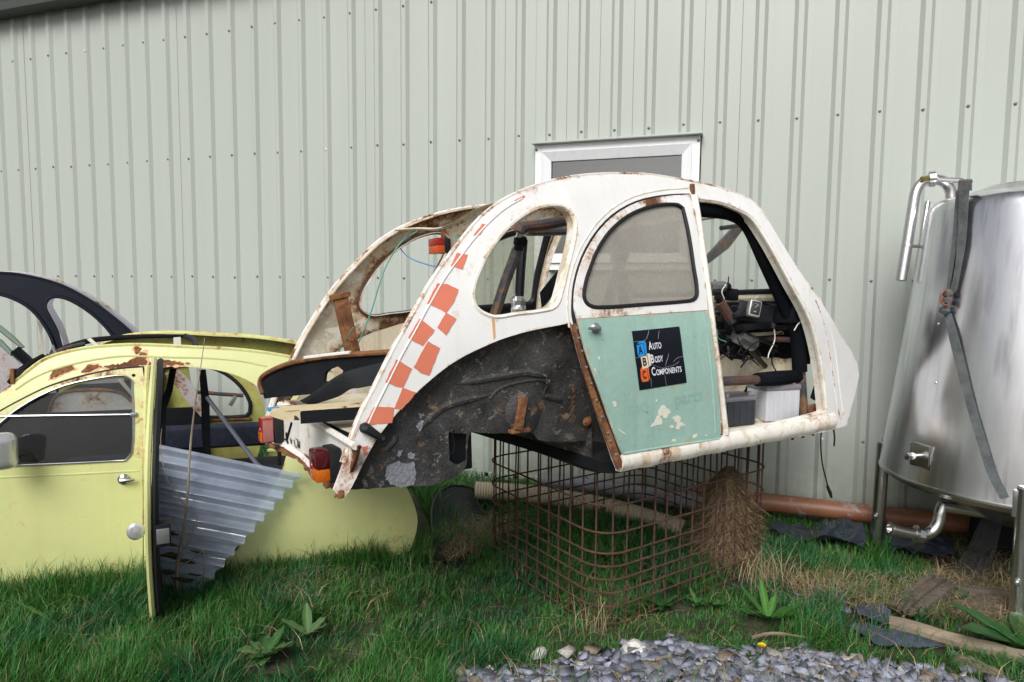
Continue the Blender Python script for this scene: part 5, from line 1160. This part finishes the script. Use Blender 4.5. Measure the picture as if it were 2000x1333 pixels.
rock('stone', ground(822, 1204), (.012, .010, .008), 'rock_brown', 'small brown pebble in the grass beyond the dock leaves', seed=40, cat='pebble')
rock('stone', ground(843, 967), (.07, .04, .035), 'rust', 'rusty lump in grass beside the tail of the yellow car', seed=41, cat='scrap metal')

# upturned black wing full of straw
ctr = ground(905, 1045, 0); 
def trough():
    V = []; F = []; nu, nv = 26, 10
    for i in range(nu+1):
        a = R(100)+R(165)*i/nu
        for j in range(nv+1):
            t = j/nv; ph = math.pi*(t-.08)*.92; rr = .27+.105*math.cos(ph); z = .012+.12*(1-math.sin(ph))*(.5 if t < .5 else 1.15)
            V.append((rr*math.cos(a)*1.0, rr*math.sin(a)*.85, z))
    n = nv+1
    for i in range(nu):
        for j in range(nv): F.append((i*n+j, i*n+j+1, (i+1)*n+j+1, (i+1)*n+j))
    b = len(V); V += [(x*1.012, y*1.012, z-.006) for x, y, z in V]; F += [tuple(b+k for k in reversed(f)) for f in F]
    return V, F
pA = [ground(*q) for q in ((958, 985), (915, 984), (880, 988), (858, 1005), (845, 1030), (843, 1060), (850, 1088), (866, 1108))]
rimA = [p+Vector((0, 0, h)) for p, h in zip(pA, (.04, .11, .135, .14, .13, .11, .08, .03))]; rimA = [Vector((p.x, p.y, p.z)) for p in rimA]
pB = [ground(*q) for q in ((985, 1010), (955, 1030), (930, 1040), (915, 1052), (905, 1066), (900, 1080), (898, 1095), (900, 1110))]
tw = ribbon('scrap_wing', hermite(rimA, False, 3), hermite([p+Vector((0, 0, .012)) for p in pB], False, 3), .006, 'rubber', None, 8, nrm=(0, 0, 1), bow=-.05)
tube('wing_lip', hermite(rimA, False, 3), .008, 'black_paint', tw, 6)
tag(tw, 'curved black car wing lying upturned in the grass, filled with dry straw', 'car wing')

# coir bundle inside the cage
cg = ground(1432, 1118); cg = Vector((cg.x-.06, cg.y+.10, 0))
cw = thing('coir_bundle', 'upright matted bundle of dry brown roots standing inside the wire cage', 'root mat', loc=cg)
V, F = lathegeo([(.15, 0), (.145, .1), (.14, .2), (.125, .32), (.10, .42), (.07, .48), (.03, .52), (0, .53)], (0, 0, 0), (0, 0, 1), 28)
V2 = []
for v in V:
    n = mnoise.noise(v*7)*.03+mnoise.noise(v*23)*.018; q = Vector((v.x, v.y, 0)); q = q.normalized() if q.length > 1e-4 else q
    V2.append(Vector((v.x*.80+.05*mnoise.noise((v.z*5, 1, 2))+.01, v.y*.55, v.z*.97+.05*mnoise.noise(v*5)))+q*n*1.3)
mk('root_core', V2, F, 'coir', cw)
fib = []
for i in range(4200):
    a = random.uniform(0, 2*math.pi); z = random.uniform(.0, .50); rr = np.interp(z, [0, .2, .32, .42, .53], [.155, .145, .13, .105, .02]); p = Vector((rr*.83*math.cos(a)+.01+.05*mnoise.noise((z*5, 1, 2)), rr*.58*math.sin(a), z)); d = Vector((math.cos(a)*.25+random.uniform(-.8, .8), math.sin(a)*.25+random.uniform(-.4, .4), random.uniform(-1, .15)))*random.uniform(.04, .13)
    s = Vector((-math.sin(a), math.cos(a), 0))*.0016; fib.append(([p-s, p+s, p+d+s*.4+Vector((math.cos(a), math.sin(a), 0))*.012, p+d-s*.4+Vector((math.cos(a), math.sin(a), 0))*.012], [(0, 1, 2, 3)]))
V, F = join(*fib); o = mk('root_fibres', V, F, 'straw', cw, False); ca = o.data.color_attributes.new('col', 'FLOAT_COLOR', 'POINT')
cv = np.repeat(np.array([[.25, .18, .10, 1]])*rng.uniform(.4, 2.1, (4200, 1)), 4, 0); cv[:, 3] = 1; ca.data.foreach_set('color', cv.ravel().astype(np.float32)); o['kind'] = 'stuff'

# crumpled black plastic
def crumple(name, poly, label, mat, h=.05, seed=0, z0=.012, g=.022, sc=6., cat='plastic sheet'):
    P = [ground(*q) for q in poly]; c = sum(P, Vector())/len(P); o = panel(name, [(p.x-c.x, p.y-c.y) for p in P], lambda x, z: 0., None, (), .003, g, mats=(mat,), jag=.006, sub=2)
    for v in o.data.vertices:
        x, y = v.co.x, v.co.z; up = v.co.y; q = Vector((x*sc+seed*3.1, y*sc, seed*1.7)); a = .5+.8*mnoise.noise(q*.8); b = abs(mnoise.noise(q*1.7+Vector((3, 1, 2))))
        v.co = Vector((x, y, z0+h*max(.05, .8*a+.7*b)-up))
    o.data.update(); o.data.flip_normals(); o.location = (c.x, c.y, 0); tag(o, label, cat); 
    o.data.polygons.foreach_set('use_smooth', [True]*len(o.data.polygons)); return o
crumple('plastic_sheet', [(1502, 1050), (1540, 1040), (1600, 1036), (1660, 1040), (1690, 1062), (1685, 1085), (1640, 1080), (1590, 1070), (1540, 1062)], 'crumpled black plastic sheet in grass in front of the brown drain pipe', 'plastic_black', .09, 1)
crumple('plastic_sheet', [(1728, 1058), (1760, 1050), (1800, 1062), (1850, 1075), (1862, 1110), (1830, 1120), (1790, 1105), (1745, 1085)], 'crumpled black plastic sheet lying under the outlet pipe of the tank', 'plastic_black', .09, 2)
crumple('slate_sheet', [(1668, 1205), (1690, 1190), (1725, 1196), (1745, 1215), (1740, 1232), (1700, 1228), (1672, 1218)], 'folded dark blue plastic scrap at the end of the weathered log', 'slate_sheet', .05, 3)
crumple('slate_sheet', [(1655, 1232), (1690, 1226), (1735, 1240), (1800, 1246), (1845, 1268), (1790, 1272), (1715, 1272), (1690, 1252)], 'long torn blue grey plastic scrap lying before the weathered log', 'slate_sheet', .025, 4)
crumple('slate_sheet', [(1572, 1158), (1600, 1152), (1640, 1160), (1650, 1175), (1610, 1178), (1580, 1170)], 'small blue grey scrap half buried in straw between grass tufts', 'slate_sheet', .012, 5)
# timber
def plank(name, a, b, w, t, mat, label, group=None, seed=0, cat='plank'):
    a, b = Vector(a), Vector(b); d = b-a; L = d.length; rn = random.Random(seed); V = []; F = []; ns = max(2, int(w/.022))
    for s_ in range(ns):                        # split along the grain into uneven slivers
        x0, x1 = -L/2+abs(rn.gauss(0, .025)), L/2-abs(rn.gauss(0, .025)); yc = -w/2+w*(s_+.5)/ns; hw = w/ns*.52; tt = t*rn.uniform(.6, 1.05); b_ = len(V)
        for i in range(8):
            x = x0+(x1-x0)*i/7; e = .35+.65*min(1, 4*min(i, 7-i)/7+.25); dy = rn.uniform(-.003, .003); dz = rn.uniform(-.003, .003)
            for y, z in ((-hw, 0), (hw, 0), (hw*.9, tt), (-hw*.9, tt)): V.append((x, yc+y*e+dy, z*e+dz))
        for i in range(7):
            for k in range(4): F.append((b_+i*4+k, b_+(i+1)*4+k, b_+(i+1)*4+(k+1) % 4, b_+i*4+(k+1) % 4))
        F += [(b_, b_+1, b_+2, b_+3), (b_+31, b_+30, b_+29, b_+28)]
    o = mk(name, V, [f[::-1] for f in F], mat, None, False); o.location = (a+b)/2; o.rotation_euler = (0, -math.asin(d.z/L), math.atan2(d.y, d.x)); tag(o, label, cat, group); return o
plank('plank', ground(1765, 1200, .03), ground(1850, 1135, .05), .13, .035, 'old_wood', 'short grey rotten plank with net lying over its end', seed=1)
plank('plank', ground(1868, 1172, .03), ground(2010, 1178, .03), .075, .05, 'old_wood', 'upper of two rotten brown boards beside the tank leg', seed=2)
plank('plank', ground(1850, 1198, .01), ground(2005, 1206, .01), .08, .05, 'old_wood', 'lower of two rotten brown boards beside the tank leg', seed=3)
plank('timber', ground(1862, 1288, .0), ground(1975, 1345, .0), .045, .04, 'pale_wood', 'narrow sawn timber poking out of the grass below the log', seed=4, cat='timber')
Vp = [ground(1738, 1218, .03), ground(1800, 1232, .035), ground(1880, 1255, .035), ground(1960, 1275, .035), ground(2060, 1302, .035)]
lp_ = hermite(Vp, False, 5); tag(mk('log', *tubegeo([p+Vector((0, 0, .006*mnoise.noise(p*9))) for p in lp_], [.030+.008*mnoise.noise(p*11) for p in lp_], 10), 'pale_wood'), 'long weathered bare log lying in the grass before the tank', 'log')
tw_ = hermite([ground(1468, 1246, .015), ground(1500, 1238, .03), ground(1540, 1240, .02), ground(1585, 1248, .012)], False, 4)
tag(mk('twig', *tubegeo(tw_, [.007]*8+[.004]*(len(tw_)-8), 6), 'pale_wood'), 'bare crooked twig lying on grass above the gravel', 'twig')
tw_ = hermite([ground(1280, 1290, .03), ground(1310, 1282, .035)], False, 4); tag(mk('twig', *tubegeo(tw_, .009, 6), 'pale_wood'), 'short pale stick lying on the gravel near the biggest pale rock', 'twig')
for i in range(14):
    a, b = random.uniform(1560, 1990), random.uniform(1135, 1215); q = ground(a, b, .02); an = random.uniform(0, 3.14); L = random.uniform(.06, .18); d = Vector((math.cos(an), math.sin(an), 0))*L
    pt = [q, q+d*.5+Vector((random.uniform(-.01, .01), random.uniform(-.01, .01), .012)), q+d]
    tag(mk('twig', *tubegeo(hermite(pt, False, 3), random.uniform(.002, .005), 5), random.choice(['pale_wood', 'old_wood'])), 'thin dead twig lying on the straw in front of the tank', 'twig', 'dead twigs by the tank')
for i in range(9):
    a, b = random.uniform(1545, 1900), random.uniform(1150, 1300); s = random.uniform(.018, .04)
    rock('slate_chip', ground(a, b), (s, s*.7, s*.22), 'rock_slate', 'flat slate chip lying loose between straw and grass', 'loose slate chips', seed=200+i, cat='slate')
# net draped under the tank
def net():
    A = [ground(1918, 1010, .28), ground(1890, 1070, .12), ground(1860, 1120, .04), ground(1830, 1165, .02), ground(1825, 1205, .012)]; B = [ground(1960, 1010, .28), ground(1945, 1075, .12), ground(1925, 1125, .05), ground(1890, 1165, .06), ground(1868, 1212, .012)]
    A = hermite(A, False, 8); B = hermite(B, False, 8); V = []; F = []; n = 26
    G = [[a.lerp(b, k/n)+Vector((0, 0, .02*mnoise.noise((a.x*9+k*.4, a.y*9, k*.21)))) for k in range(n+1)] for a, b in zip(A, B)]
    def seg(p, q):
        d = (q-p).normalized(); s = d.cross(_fw).normalized()*.0011; b = len(V); V.extend([p-s, p+s, q+s, q-s]); F.append((b, b+1, b+2, b+3))
    for i in range(len(G)-1):
        for k in range(n):
            for f in (0, .5): seg(G[i][k].lerp(G[i+1][k], f), G[i][k+1].lerp(G[i+1][k+1], f+.5)); seg(G[i][k+1].lerp(G[i+1][k+1], f), G[i][k].lerp(G[i+1][k], f+.5))
    return V, F
tag(mk('netting', *net(), 'netting', None, False), 'dark garden netting draped from under the tank onto the planks', 'net')
box_ = box('shade_board', (1.75, 4.25, .18), (1.1, .05, .36), 'black_matt'); tag(box_, 'black board standing in for shade behind the tank legs', 'board')  # black board added as the dark shade under the tank

# ================================================================== PLANTS
def poly_px(pts): return np.array([(ground(*p).x, ground(*p).y) for p in pts])
GRAV = poly_px([(850, 1420), (890, 1325), (960, 1322), (1066, 1308), (1166, 1284), (1270, 1272), (1320, 1262), (1400, 1276), (1500, 1275), (1596, 1284), (1667, 1292), (1748, 1310), (1846, 1324), (2050, 1352), (2100, 1500), (900, 1600)])
def grav(x, y): return inpoly(GRAV, x, y)
def setcol(o, C): ca = o.data.color_attributes.new('col', 'FLOAT_COLOR', 'POINT'); ca.data.foreach_set('color', np.ascontiguousarray(C, np.float32).ravel())
def blades(name, X, Y, Z, H, Wd, lean, az, C, mat, curve=.6):
    """Many grass blades in one mesh: three tapering segments each."""
    n = len(X); ts = np.array([0, .38, .72, 1.]); wd = np.array([1., .85, .5, 0.])
    dx, dy = np.cos(az), np.sin(az); sa = az+rng.uniform(-.9, .9, n)+np.pi/2; sx, sy = np.cos(sa), np.sin(sa)
    V = np.zeros((n, 7, 3)); k = 0
    for t, w in zip(ts, wd):
        h = H*(t-.5*lean*t*t*curve); o = H*lean*(t**1.8)
        px, py, pz = X+dx*o, Y+dy*o, Z+np.maximum(h, .002)
        if w > 0:
            V[:, k] = np.stack([px-sx*Wd*w/2, py-sy*Wd*w/2, pz], 1); V[:, k+1] = np.stack([px+sx*Wd*w/2, py+sy*Wd*w/2, pz], 1); k += 2
        else: V[:, k] = np.stack([px, py, pz], 1); k += 1
    base = (np.arange(n)*7)[:, None]
    q = np.concatenate([base+np.array([[0, 1, 3, 2]]), base+np.array([[2, 3, 5, 4]])], 0); t3 = base+np.array([[4, 5, 6]])
    me = bpy.data.meshes.new(name); nl = q.size+t3.size; me.vertices.add(n*7); me.vertices.foreach_set('co', V.ravel())
    me.loops.add(nl); me.loops.foreach_set('vertex_index', np.concatenate([q.ravel(), t3.ravel()]).astype(np.int32))
    npoly = len(q)+len(t3); me.polygons.add(npoly)
    me.polygons.foreach_set('loop_start', np.concatenate([np.arange(len(q))*4, q.size+np.arange(len(t3))*3]).astype(np.int32))
    me.update(calc_edges=True); me.validate(); me.materials.append(MATS[mat]); o = link(name, me)
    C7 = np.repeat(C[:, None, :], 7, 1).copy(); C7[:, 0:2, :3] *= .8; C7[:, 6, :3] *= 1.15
    setcol(o, C7.reshape(-1, 4)); me.polygons.foreach_set('use_smooth', np.ones(npoly, bool)); return o
def fbm(x, y, s, seed):
    return np.array([mnoise.noise((a*s+seed, b*s, seed*1.3))+.5*mnoise.noise((a*s*2.2, b*s*2.2+seed, seed)) for a, b in zip(x, y)])
def zone(px):     # list of (poly px, density, height) painted patches of sparse growth
    return inpoly(poly_px(px[0]), px[1], px[2])
YEL0 = FY.wld((-.9, 0, 0)); 
def incar(x, y): lx = (x-FY.o.x)*FY.ex.x+(y-FY.o.y)*FY.ex.y; ly = (x-FY.o.x)*FY.ey.x+(y-FY.o.y)*FY.ey.y; return (lx > -1.6) & (lx < 1.45) & (ly > .03) & (ly < 1.2), lx, ly
BARE1 = poly_px([(1530, 1140), (1640, 1130), (1760, 1150), (1830, 1130), (2050, 1160), (2050, 1262), (1900, 1235), (1760, 1205), (1660, 1200), (1560, 1180)])
BARE2 = poly_px([(1060, 1230), (1170, 1180), (1260, 1215), (1400, 1235), (1300, 1262), (1100, 1270)])
BARE3 = poly_px([(1780, 1000), (2100, 1000), (2100, 1170), (1820, 1150)])
BARE4 = poly_px([(430, 1150), (560, 1120), (640, 1110), (700, 1140), (600, 1190), (470, 1185)])
WINGP = poly_px([(838, 1000), (860, 978), (960, 985), (985, 1010), (940, 1060), (905, 1112), (850, 1105)])
CLEAR = [poly_px(q) for q in ([(1502, 1050), (1540, 1038), (1690, 1055), (1695, 1100), (1620, 1100), (1540, 1075)], [(1728, 1055), (1862, 1075), (1862, 1125), (1745, 1100)], [(1640, 1190), (1750, 1190), (1860, 1270), (1800, 1290), (1690, 1280), (1640, 1245)], [(1565, 1150), (1650, 1150), (1655, 1190), (1580, 1185)], [(470, 1265), (560, 1255), (580, 1310), (480, 1320)], [(1460, 1235), (1590, 1240), (1590, 1262), (1460, 1262)], [(1460, 1180), (1545, 1185), (1545, 1235), (1460, 1235)], [(1735, 1205), (2060, 1275), (2060, 1330), (1735, 1245)], [(1380, 1090), (1480, 1090), (1480, 1150), (1380, 1150)], [(1030, 1265), (1075, 1265), (1075, 1300), (1030, 1300)])]
def grass(N0):
    # sample in the visible wedge, denser near the camera
    X = rng.uniform(-4.4, 1.9, N0); Y = rng.uniform(1.35, 4.55, N0)
    c, lx, ly = incar(X, Y); dep = X*_fw.x+Y*_fw.y; sx = (X*_r.x+Y*_r.y)/dep
    k = ~c & (np.abs(sx) < .86) & (dep > 1.9)
    X, Y, lx, ly, dep = X[k], Y[k], lx[k], ly[k], dep[k]
    dn = fbm(X, Y, 1.7, 4.); df = fbm(X, Y, 7., 9.)
    keep = np.clip(.86+.5*dn+.55*df, .10, 1.)
    keep[grav(X, Y)] *= .05
    for b, f in ((BARE1, .22), (BARE2, .55), (BARE3, .03), (BARE4, .9), (WINGP, .12))+tuple((q, .12) for q in CLEAR): keep[inpoly(b, X, Y)] *= f
    keep[Y > 4.3] *= .35
    a1 = (cR-cF); a2 = (cL-cF); u_ = ((X-cF.x)*a1.x+(Y-cF.y)*a1.y)/a1.length; v_ = ((X-cF.x)*a2.x+(Y-cF.y)*a2.y)/a2.length
    keep[((u_ < .06) & (u_ > -.22) & (v_ > -.2) & (v_ < .7)) | ((v_ < .06) & (v_ > -.22) & (u_ > -.2) & (u_ < .9))] *= .7
    k = rng.uniform(0, 1, len(X)) < keep; X, Y, lx, ly, dn, df, dep = [a[k] for a in (X, Y, lx, ly, dn, df, dep)]
    n = len(X); H = (.080+.036*dn+.03*df)*rng.uniform(.55, 1.45, n)
    near = np.exp(-np.maximum(0, -ly)/.10)*((lx > -1.5) & (lx < 1.6)); H += near*rng.uniform(.02, .15, n)
    beh = ((X > -2.2) & (X < -1.3) & (Y > 2.9)); H[beh] *= 1.35
    tk_ = (X > -.2) & (X < .75) & (Y > 3.2) & (Y < 3.95); H[tk_] *= 1.25
    cx, cy = (cF+cB).x/2, (cF+cB).y/2; a1 = (cR-cF); a2 = (cL-cF); u_ = ((X-cF.x)*a1.x+(Y-cF.y)*a1.y)/a1.length; v_ = ((X-cF.x)*a2.x+(Y-cF.y)*a2.y)/a2.length
    front = ((u_ < .02) & (u_ > -.35) & (v_ > -.3) & (v_ < 1.0)) | ((v_ < .02) & (v_ > -.35) & (u_ > -.3) & (u_ < 1.2)); H[front] *= .40
    H = np.clip(H, .02, .26); W_ = rng.uniform(.0022, .0050, n)*(1+.25*(dep-2.4))
    az = np.array([mnoise.noise((a*5, b*5, 7.)) for a, b in zip(X, Y)])*4.5+rng.uniform(-2.2, 2.2, n); lean = rng.uniform(.1, .95, n)
    Z = np.array([bumps(a, b) for a, b in zip(X, Y)])-.004
    base = np.array([[.024, .150, .026, 1]]); alt = np.array([[.080, .24, .042, 1]]); blu = np.array([[.022, .140, .054, 1]]); dry = np.array([[.26, .21, .10, 1]])
    t = rng.uniform(0, 1, (n, 1)); C = base*(1-t)+alt*t; b_ = (fbm(X, Y, 2.3, 12.)[:, None] > .12)*rng.uniform(.3, 1, (n, 1)); C = C*(1-b_)+blu*b_
    C[:, :3] *= rng.uniform(.6, 1.35, (n, 1)); d = rng.uniform(0, 1, n) < .07; C[d] = dry*rng.uniform(.7, 1.3, (d.sum(), 1)); C[:, 3] = 1
    return blades('grass', X, Y, Z, H, W_, lean, az, C, 'grass')
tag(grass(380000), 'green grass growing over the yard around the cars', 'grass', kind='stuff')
# dry straw and dead blades lying about
def straw():
    Xs = []; Ys = []
    for poly, n in ((BARE1, 2200), (BARE2, 260), (BARE3, 900), (BARE4, 160), (GRAV, 500), (poly_px([(855, 1060), (900, 1040), (985, 1015), (1000, 1060), (930, 1085), (875, 1108)]), 900), (poly_px([(1130, 1190), (1210, 1190), (1230, 1250), (1150, 1250)]), 120), (poly_px([(1440, 1100), (1560, 1110), (1560, 1200), (1470, 1190)]), 300)):
        lo, hi = poly.min(0), poly.max(0); x = rng.uniform(lo[0], hi[0], n*3); y = rng.uniform(lo[1], hi[1], n*3); k = inpoly(poly, x, y) & (y > 1.5) & (y < 4.5); Xs.append(x[k][:n]); Ys.append(y[k][:n])
    # scattered
    x = rng.uniform(-3, 1.2, 1400); y = rng.uniform(1.8, 3.6, 1400); k = ~incar(x, y)[0]; Xs.append(x[k]); Ys.append(y[k])
    X = np.concatenate(Xs); Y = np.concatenate(Ys)
    a1 = (cR-cF); a2 = (cL-cF); u_ = ((X-cF.x)*a1.x+(Y-cF.y)*a1.y)/a1.length; v_ = ((X-cF.x)*a2.x+(Y-cF.y)*a2.y)/a2.length
    k = ~(((u_ < .06) & (u_ > -.3) & (v_ > -.3) & (v_ < .9)) | ((v_ < .06) & (v_ > -.3) & (u_ > -.3) & (u_ < 1.))) | (rng.uniform(0, 1, len(X)) < .22); X, Y = X[k], Y[k]; n = len(X)
    C = np.array([[.38, .29, .16, 1]])*rng.uniform(.45, 1.3, (n, 1)); C[:, 3] = 1
    return blades('dry_straw', X, Y, np.full(n, .004)+rng.uniform(0, .03, n), rng.uniform(.05, .15, n), rng.uniform(.0016, .0034, n), rng.uniform(.9, 1.5, n), rng.uniform(0, 6.28, n), C, 'straw', curve=1.2)
tag(straw(), 'dry straw and dead stalks lying over the bare ground', 'straw', kind='stuff')
# upright dry stalks at the front corner of the cage
n = 42; g0 = ground(1160, 1236); X = g0.x+rng.normal(0, .045, n); Y = g0.y+rng.normal(.02, .05, n); C = np.array([[.45, .36, .21, 1]])*rng.uniform(.6, 1.25, (n, 1)); C[:, 3] = 1
tag(blades('dry_tuft', X, Y, np.zeros(n), rng.uniform(.05, .24, n), rng.uniform(.002, .004, n), rng.uniform(.1, .8, n), rng.uniform(0, 6.28, n), C, 'straw'), 'tuft of tall pale dead grass at the front corner of the cage', 'dead grass', kind='stuff')
n = 110; g0 = ground(1490, 1140); X = g0.x+rng.normal(0, .07, n); Y = g0.y+rng.normal(0, .05, n); C = np.array([[.42, .35, .20, 1]])*rng.uniform(.6, 1.25, (n, 1)); C[:, 3] = 1
tag(blades('dry_tuft', X, Y, np.zeros(n), rng.uniform(.06, .22, n), rng.uniform(.002, .0035, n), rng.uniform(.2, .9, n), rng.uniform(0, 6.28, n), C, 'straw'), 'tuft of dead grass at the cage corner next to the root bundle', 'dead grass', kind='stuff')

# broad-leaved weeds: leaf blades with a fold, each a part
def leafgeo(L, Wd, lean, az, roll=0., wav=.0, z0=.0):
    V = []; F = []; m = 9; d = Vector((math.cos(az), math.sin(az), 0)); s = Vector((-math.sin(az), math.cos(az), 0))
    for i in range(m):
        t = i/(m-1); w = Wd*(math.sin(math.pi*min(1, t*.92+.05))**.8)*(1-.3*t); a = lean*t
        p = d*(L*(math.sin(a)/max(lean, .01) if lean > .05 else t))+Vector((0, 0, z0+L*.75*((1-math.cos(a*1.0))*-.35+ t*math.cos(lean*.8))))
        for k, c in ((-1, .16), (-.5, .03), (0, 0), (.5, .03), (1, .16)):
            V.append(p+s*(w*.5*k)+Vector((0, 0, c*w+wav*math.sin(t*17+k*2)*abs(k))))
    for i in range(m-1):
        for k in range(4): a = i*5+k; F.append((a, a+1, a+6, a+5))
    return V, F
def weed(name, label, cat, px, n, L, Wd, lean=(.8, 1.5), cols=((.055, .15, .03), (.10, .20, .06)), dead=0, seed=1):
    rn = random.Random(seed); r_ = thing(name, label, cat, loc=ground(*px))
    for i in range(n):
        l = L*rn.uniform(.6, 1.15); V, F = leafgeo(l, Wd*rn.uniform(.7, 1.15), rn.uniform(*lean), 2*math.pi*(i+rn.uniform(-.3, .3))/n, wav=.004, z0=.01)
        o = mk('leaf', V, F, 'leaf', r_); c = cols[0] if rn.random() < .6 else cols[1]; f = rn.uniform(.8, 1.25)
        C = np.tile(np.array([[c[0]*f, c[1]*f, c[2]*f, 1]]), (len(V), 1)); C[2::5, :3] *= 1.5; setcol(o, C)
    return r_
weed('dock_plant', 'broad leaved dock plant in the grass in front of the clear sheet', 'weed', (520, 1285), 11, .14, .06, (.7, 1.6), ((.035, .11, .025), (.075, .14, .05)), seed=2)
weed('dock_plant', 'pale dock leaves standing in the grass beside the tail of the clear sheet', 'weed', (602, 1245), 5, .14, .05, (.5, 1.0), ((.05, .12, .04), (.08, .15, .055)), seed=3)
weed('dock_plant', 'dark green dock plant beside the right hand cage corner', 'weed', (1500, 1215), 11, .18, .05, (.5, 1.3), ((.035, .12, .02), (.06, .16, .03)), seed=4)
weed('dock_plant', 'large dock plant with wide leaves in front of the tank leg', 'weed', (2010, 1275), 9, .34, .14, (1.0, 1.5), ((.03, .10, .025), (.05, .13, .035)), seed=5)
weed('dock_plant', 'single narrow weed standing before the yellow front door', 'weed', (104, 1220), 2, .16, .03, (.1, .4), ((.05, .14, .03), (.07, .17, .05)), seed=6)
weed('dandelion_plant', 'flat dandelion plant on the gravel edge with one yellow flower', 'dandelion', (1470, 1285), 13, .13, .03, (1.0, 1.6), ((.035, .11, .02), (.06, .15, .03)), seed=7)
dl = [o for o in bpy.data.objects if o.name.startswith('dandelion_plant')][0]; fp = ground(1487, 1290)-ground(1470, 1285); fz = .055
V, F = join(*[([Vector((0, 0, fz)), Vector((.016*math.cos(a)*q, .016*math.sin(a)*q, fz+.006*(2-q)+.002)), Vector((.016*math.cos(a+.22)*q, .016*math.sin(a+.22)*q, fz+.006*(2-q)+.002))], [(0, 1, 2)]) for q in (1., .65, .35) for a in np.arange(0, 6.28, .24)])
mk('flower_head', [v+fp for v in V], F, 'flower', dl, False); tube('flower_stalk', [fp+Vector((-.005, 0, 0)), fp+Vector((0, 0, fz))], .002, 'stem', dl, 5)
for i, (a, b, s) in enumerate(((1110, 1120, .05), (1180, 1095, .06), (1250, 1140, .06), (1320, 1150, .05), (1290, 1190, .05), (1200, 1200, .05), (1360, 1185, .04), (1150, 1060, .05), (1230, 1060, .05), (1300, 1090, .05), (1400, 1190, .04), (1080, 1080, .05))):
    weed('nettle', 'low leafy green weed growing among grass inside the wire cage', 'weed', (a, b), 9, s*1.8, s*.7, (.5, 1.5), ((.030, .10, .02), (.05, .13, .03)), seed=30+i)['group'] = 'weeds inside the cage'
for i, (a, b, s) in enumerate(((905, 918, .06), (1005, 945, .07), (1090, 950, .07), (1180, 960, .07), (1245, 965, .06), (1330, 965, .06))):
    weed('ivy_sprig', 'ivy sprig growing up at the foot of the shed wall', 'weed', (a, b+8), 8, s*2, s*.9, (.2, 1.2), ((.035, .10, .03), (.06, .13, .04)), seed=50+i)['group'] = 'ivy along the wall'
# ================================================================== GRAVEL
def gravel(n):
    lo, hi = GRAV.min(0), GRAV.max(0); x = rng.uniform(lo[0], 1.5, n*4); y = rng.uniform(1.75, hi[1], n*4); k = grav(x+rng.normal(0, .02, n*4), y+rng.normal(0, .03, n*4)) & (x*_fw.x+y*_fw.y > 2.0); x, y = x[k][:n], y[k][:n]; n = len(x)
    b = np.array([(x, y, z) for x in (-1, 1) for y in (-1, 1) for z in (-1, 1)])*.72; f = np.array([(0, 1, 3), (0, 3, 2), (4, 6, 7), (4, 7, 5), (0, 4, 5), (0, 5, 1), (2, 3, 7), (2, 7, 6), (0, 2, 6), (0, 6, 4), (1, 5, 7), (1, 7, 3)])
    S = rng.lognormal(-4.2, .45, n); S = np.clip(S, .006, .032)
    P = b[None]*(1+rng.uniform(-.6, .3, (n, 8, 3))); P[:, :, 0] *= 1.35; P[:, :, 2] *= rng.uniform(.25, .65, (n, 1))
    a = rng.uniform(0, 6.28, n); ti = rng.uniform(-.75, .75, n); ca, sa, ct, s_ = np.cos(a), np.sin(a), np.cos(ti), np.sin(ti)
    Y1 = P[:, :, 1]*ct[:, None]-P[:, :, 2]*s_[:, None]; Z1 = P[:, :, 1]*s_[:, None]+P[:, :, 2]*ct[:, None]; X1 = P[:, :, 0]*ca[:, None]-Y1*sa[:, None]; Y2 = P[:, :, 0]*sa[:, None]+Y1*ca[:, None]
    V = np.stack([X1*S[:, None]+x[:, None], Y2*S[:, None]+y[:, None], Z1*S[:, None]+(S*.4+rng.uniform(0, .012, n))[:, None]], 2).reshape(-1, 3)
    F = (f[None]+(np.arange(n)*8)[:, None, None]).reshape(-1, 3)
    me = bpy.data.meshes.new('gravel'); me.vertices.add(len(V)); me.vertices.foreach_set('co', V.ravel()); me.loops.add(F.size); me.loops.foreach_set('vertex_index', F.ravel().astype(np.int32)); me.polygons.add(len(F)); me.polygons.foreach_set('loop_start', (np.arange(len(F))*3).astype(np.int32)); me.update(calc_edges=True); me.materials.append(MATS['gravel']); o = link('gravel', me)
    C = np.array([[.20, .215, .27, 1]])*rng.uniform(.45, 1.5, (n, 1)); w_ = rng.uniform(0, 1, n) < .06; C[w_] = np.array([[.42, .40, .36, 1]]); br_ = rng.uniform(0, 1, n) < .06; C[br_] = np.array([[.22, .17, .13, 1]]); C[:, 3] = 1
    setcol(o, np.repeat(C, 8, 0)); return o
tag(gravel(5600), 'blue grey slate gravel spread along the edge of the grass', 'gravel', kind='stuff')
